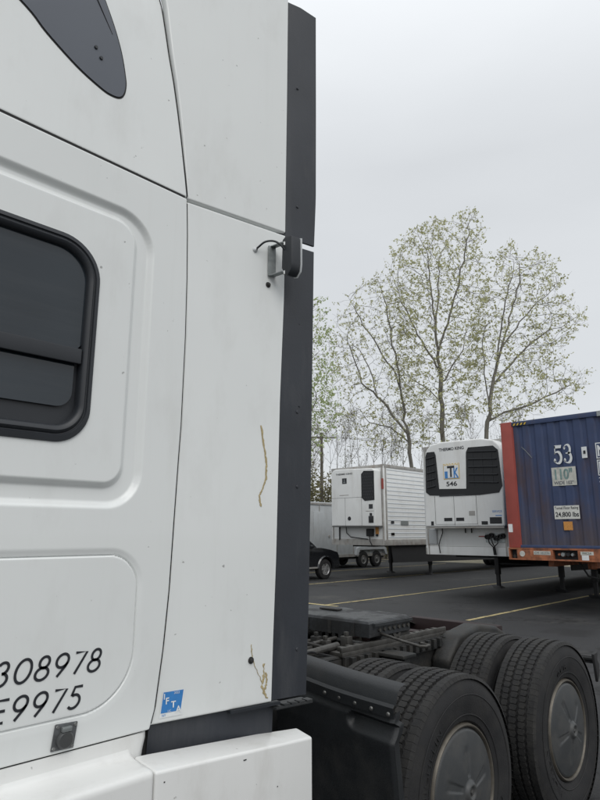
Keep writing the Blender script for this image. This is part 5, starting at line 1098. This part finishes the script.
for i in range(15):
    px = 300 + i * 21; Hh = 43 + rb.uniform(-2, 4); c_ = at(px, 500, Hh); c_.z = 0; hgt = rb.uniform(4.8, 6.6) + (1.6 if i < 3 else 0); rt_ = empty('shrub', (c_.x, c_.y, 0), 'brown-green scrubby bush at the lot edge behind the trailers, ' + ORD[i] + ' from the left', 'bush', SG)
    m = MB(); rr = random.Random(300 + i); V = []; Fc = []
    for s in range(9):
        a = rr.uniform(0, 6.28); tip = c_ + Vector((math.cos(a) * rr.uniform(.5, 2.2), math.sin(a) * rr.uniform(.5, 2.2), hgt * rr.uniform(.6, 1))); mid = c_ + (tip - c_) * .5 + Vector((rr.gauss(0, .2), rr.gauss(0, .2), .3)); m.tube([c_ + Vector((rr.gauss(0, .2), rr.gauss(0, .2), -.1)), mid, tip], [.05, .03, .01], 4, caps=False)
        for q in range(5):
            p0 = c_ + (tip - c_) * rr.uniform(.3, 1); m.tube([p0, p0 + Vector((rr.gauss(0, .5), rr.gauss(0, .5), rr.uniform(.2, 1.0)))], [.015, .006], 3, caps=False)
        for q in range(420 if i < 3 else 220):
            f = rr.uniform(.08, 1); p0 = c_ + (tip - c_) * f + Vector((rr.gauss(0, .5), rr.gauss(0, .5), rr.gauss(0, .35))); a_ = Vector((rr.gauss(0, 1), rr.gauss(0, 1), rr.gauss(0, 1))).normalized(); b_ = a_.orthogonal().normalized(); s_ = rr.uniform(.08, .16); k = len(V); V += [tuple(p0 - a_ * s_), tuple(p0 + b_ * s_ * .6), tuple(p0 + a_ * s_), tuple(p0 - b_ * s_ * .6)]; Fc.append((k, k + 1, k + 2, k + 3))
    m.build('stems', BARK2, rt_); m = MB(); m.v = V; m.f = Fc; m.build('foliage', LEAFB, rt_, kind='stuff')
# utility line far left
up = empty('utility_pole', tuple(at(322, 500, 46).xy) + (0,), 'thin utility pole with two wires above the grey cargo trailer', 'pole')
b0 = at(322, 500, 46); MB().tube([(b0.x, b0.y, 0), (b0.x, b0.y, 9.3)], [.14, .10], 8).build('post', BARK2, up)
cr_ = MB().tube([(b0.x - RGT.x, b0.y - RGT.y, 8.9), (b0.x + RGT.x, b0.y + RGT.y, 8.9)], .05, 6).build('crossarm', BARK2, up)
for s in (-.8, .8):
    p0 = Vector((b0.x, b0.y, 9)) + RGT * s; MB().tube([p0 - RGT * 30 - FWD * 6, p0 - RGT * 15 - FWD * 3 + Vector((0, 0, -.5)), p0, p0 + RGT * 15 + FWD * 3 + Vector((0, 0, -.5)), p0 + RGT * 30 + FWD * 6], .015, 4).build('wire', BLACKS, up)
# thicket that closes the view beyond the lot on both sides: one uncountable mass
m = MB(); rr = random.Random(77)
for i in range(260):
    px = rr.choice((rr.uniform(-420, 330), rr.uniform(600, 1000))); Hh = rr.uniform(50, 66); p0 = at(px, 480, Hh); hgt = rr.uniform(3.5, 8.5)
    m.tube([(p0.x, p0.y, 0), (p0.x + rr.gauss(0, .3), p0.y + rr.gauss(0, .3), hgt * .6), (p0.x + rr.gauss(0, .6), p0.y + rr.gauss(0, .6), hgt)], [.07, .04, .012], 4, caps=False)
    for q in range(110):
        c_ = Vector((p0.x + rr.gauss(0, 1.3), p0.y + rr.gauss(0, 1.3), hgt * rr.uniform(.05, 1) ** .8)); a_ = Vector((rr.gauss(0, 1), rr.gauss(0, 1), rr.gauss(0, 1))).normalized(); b_ = a_.orthogonal().normalized(); s_ = rr.uniform(.12, .24); m.add([tuple(c_ - a_ * s_), tuple(c_ + b_ * s_ * .6), tuple(c_ + a_ * s_), tuple(c_ - b_ * s_ * .6)], [(0, 1, 2, 3)])
tag(m.build('thicket', LEAFB, None, kind='stuff'), 'brown-green thicket of brush far beyond the lot', 'thicket')
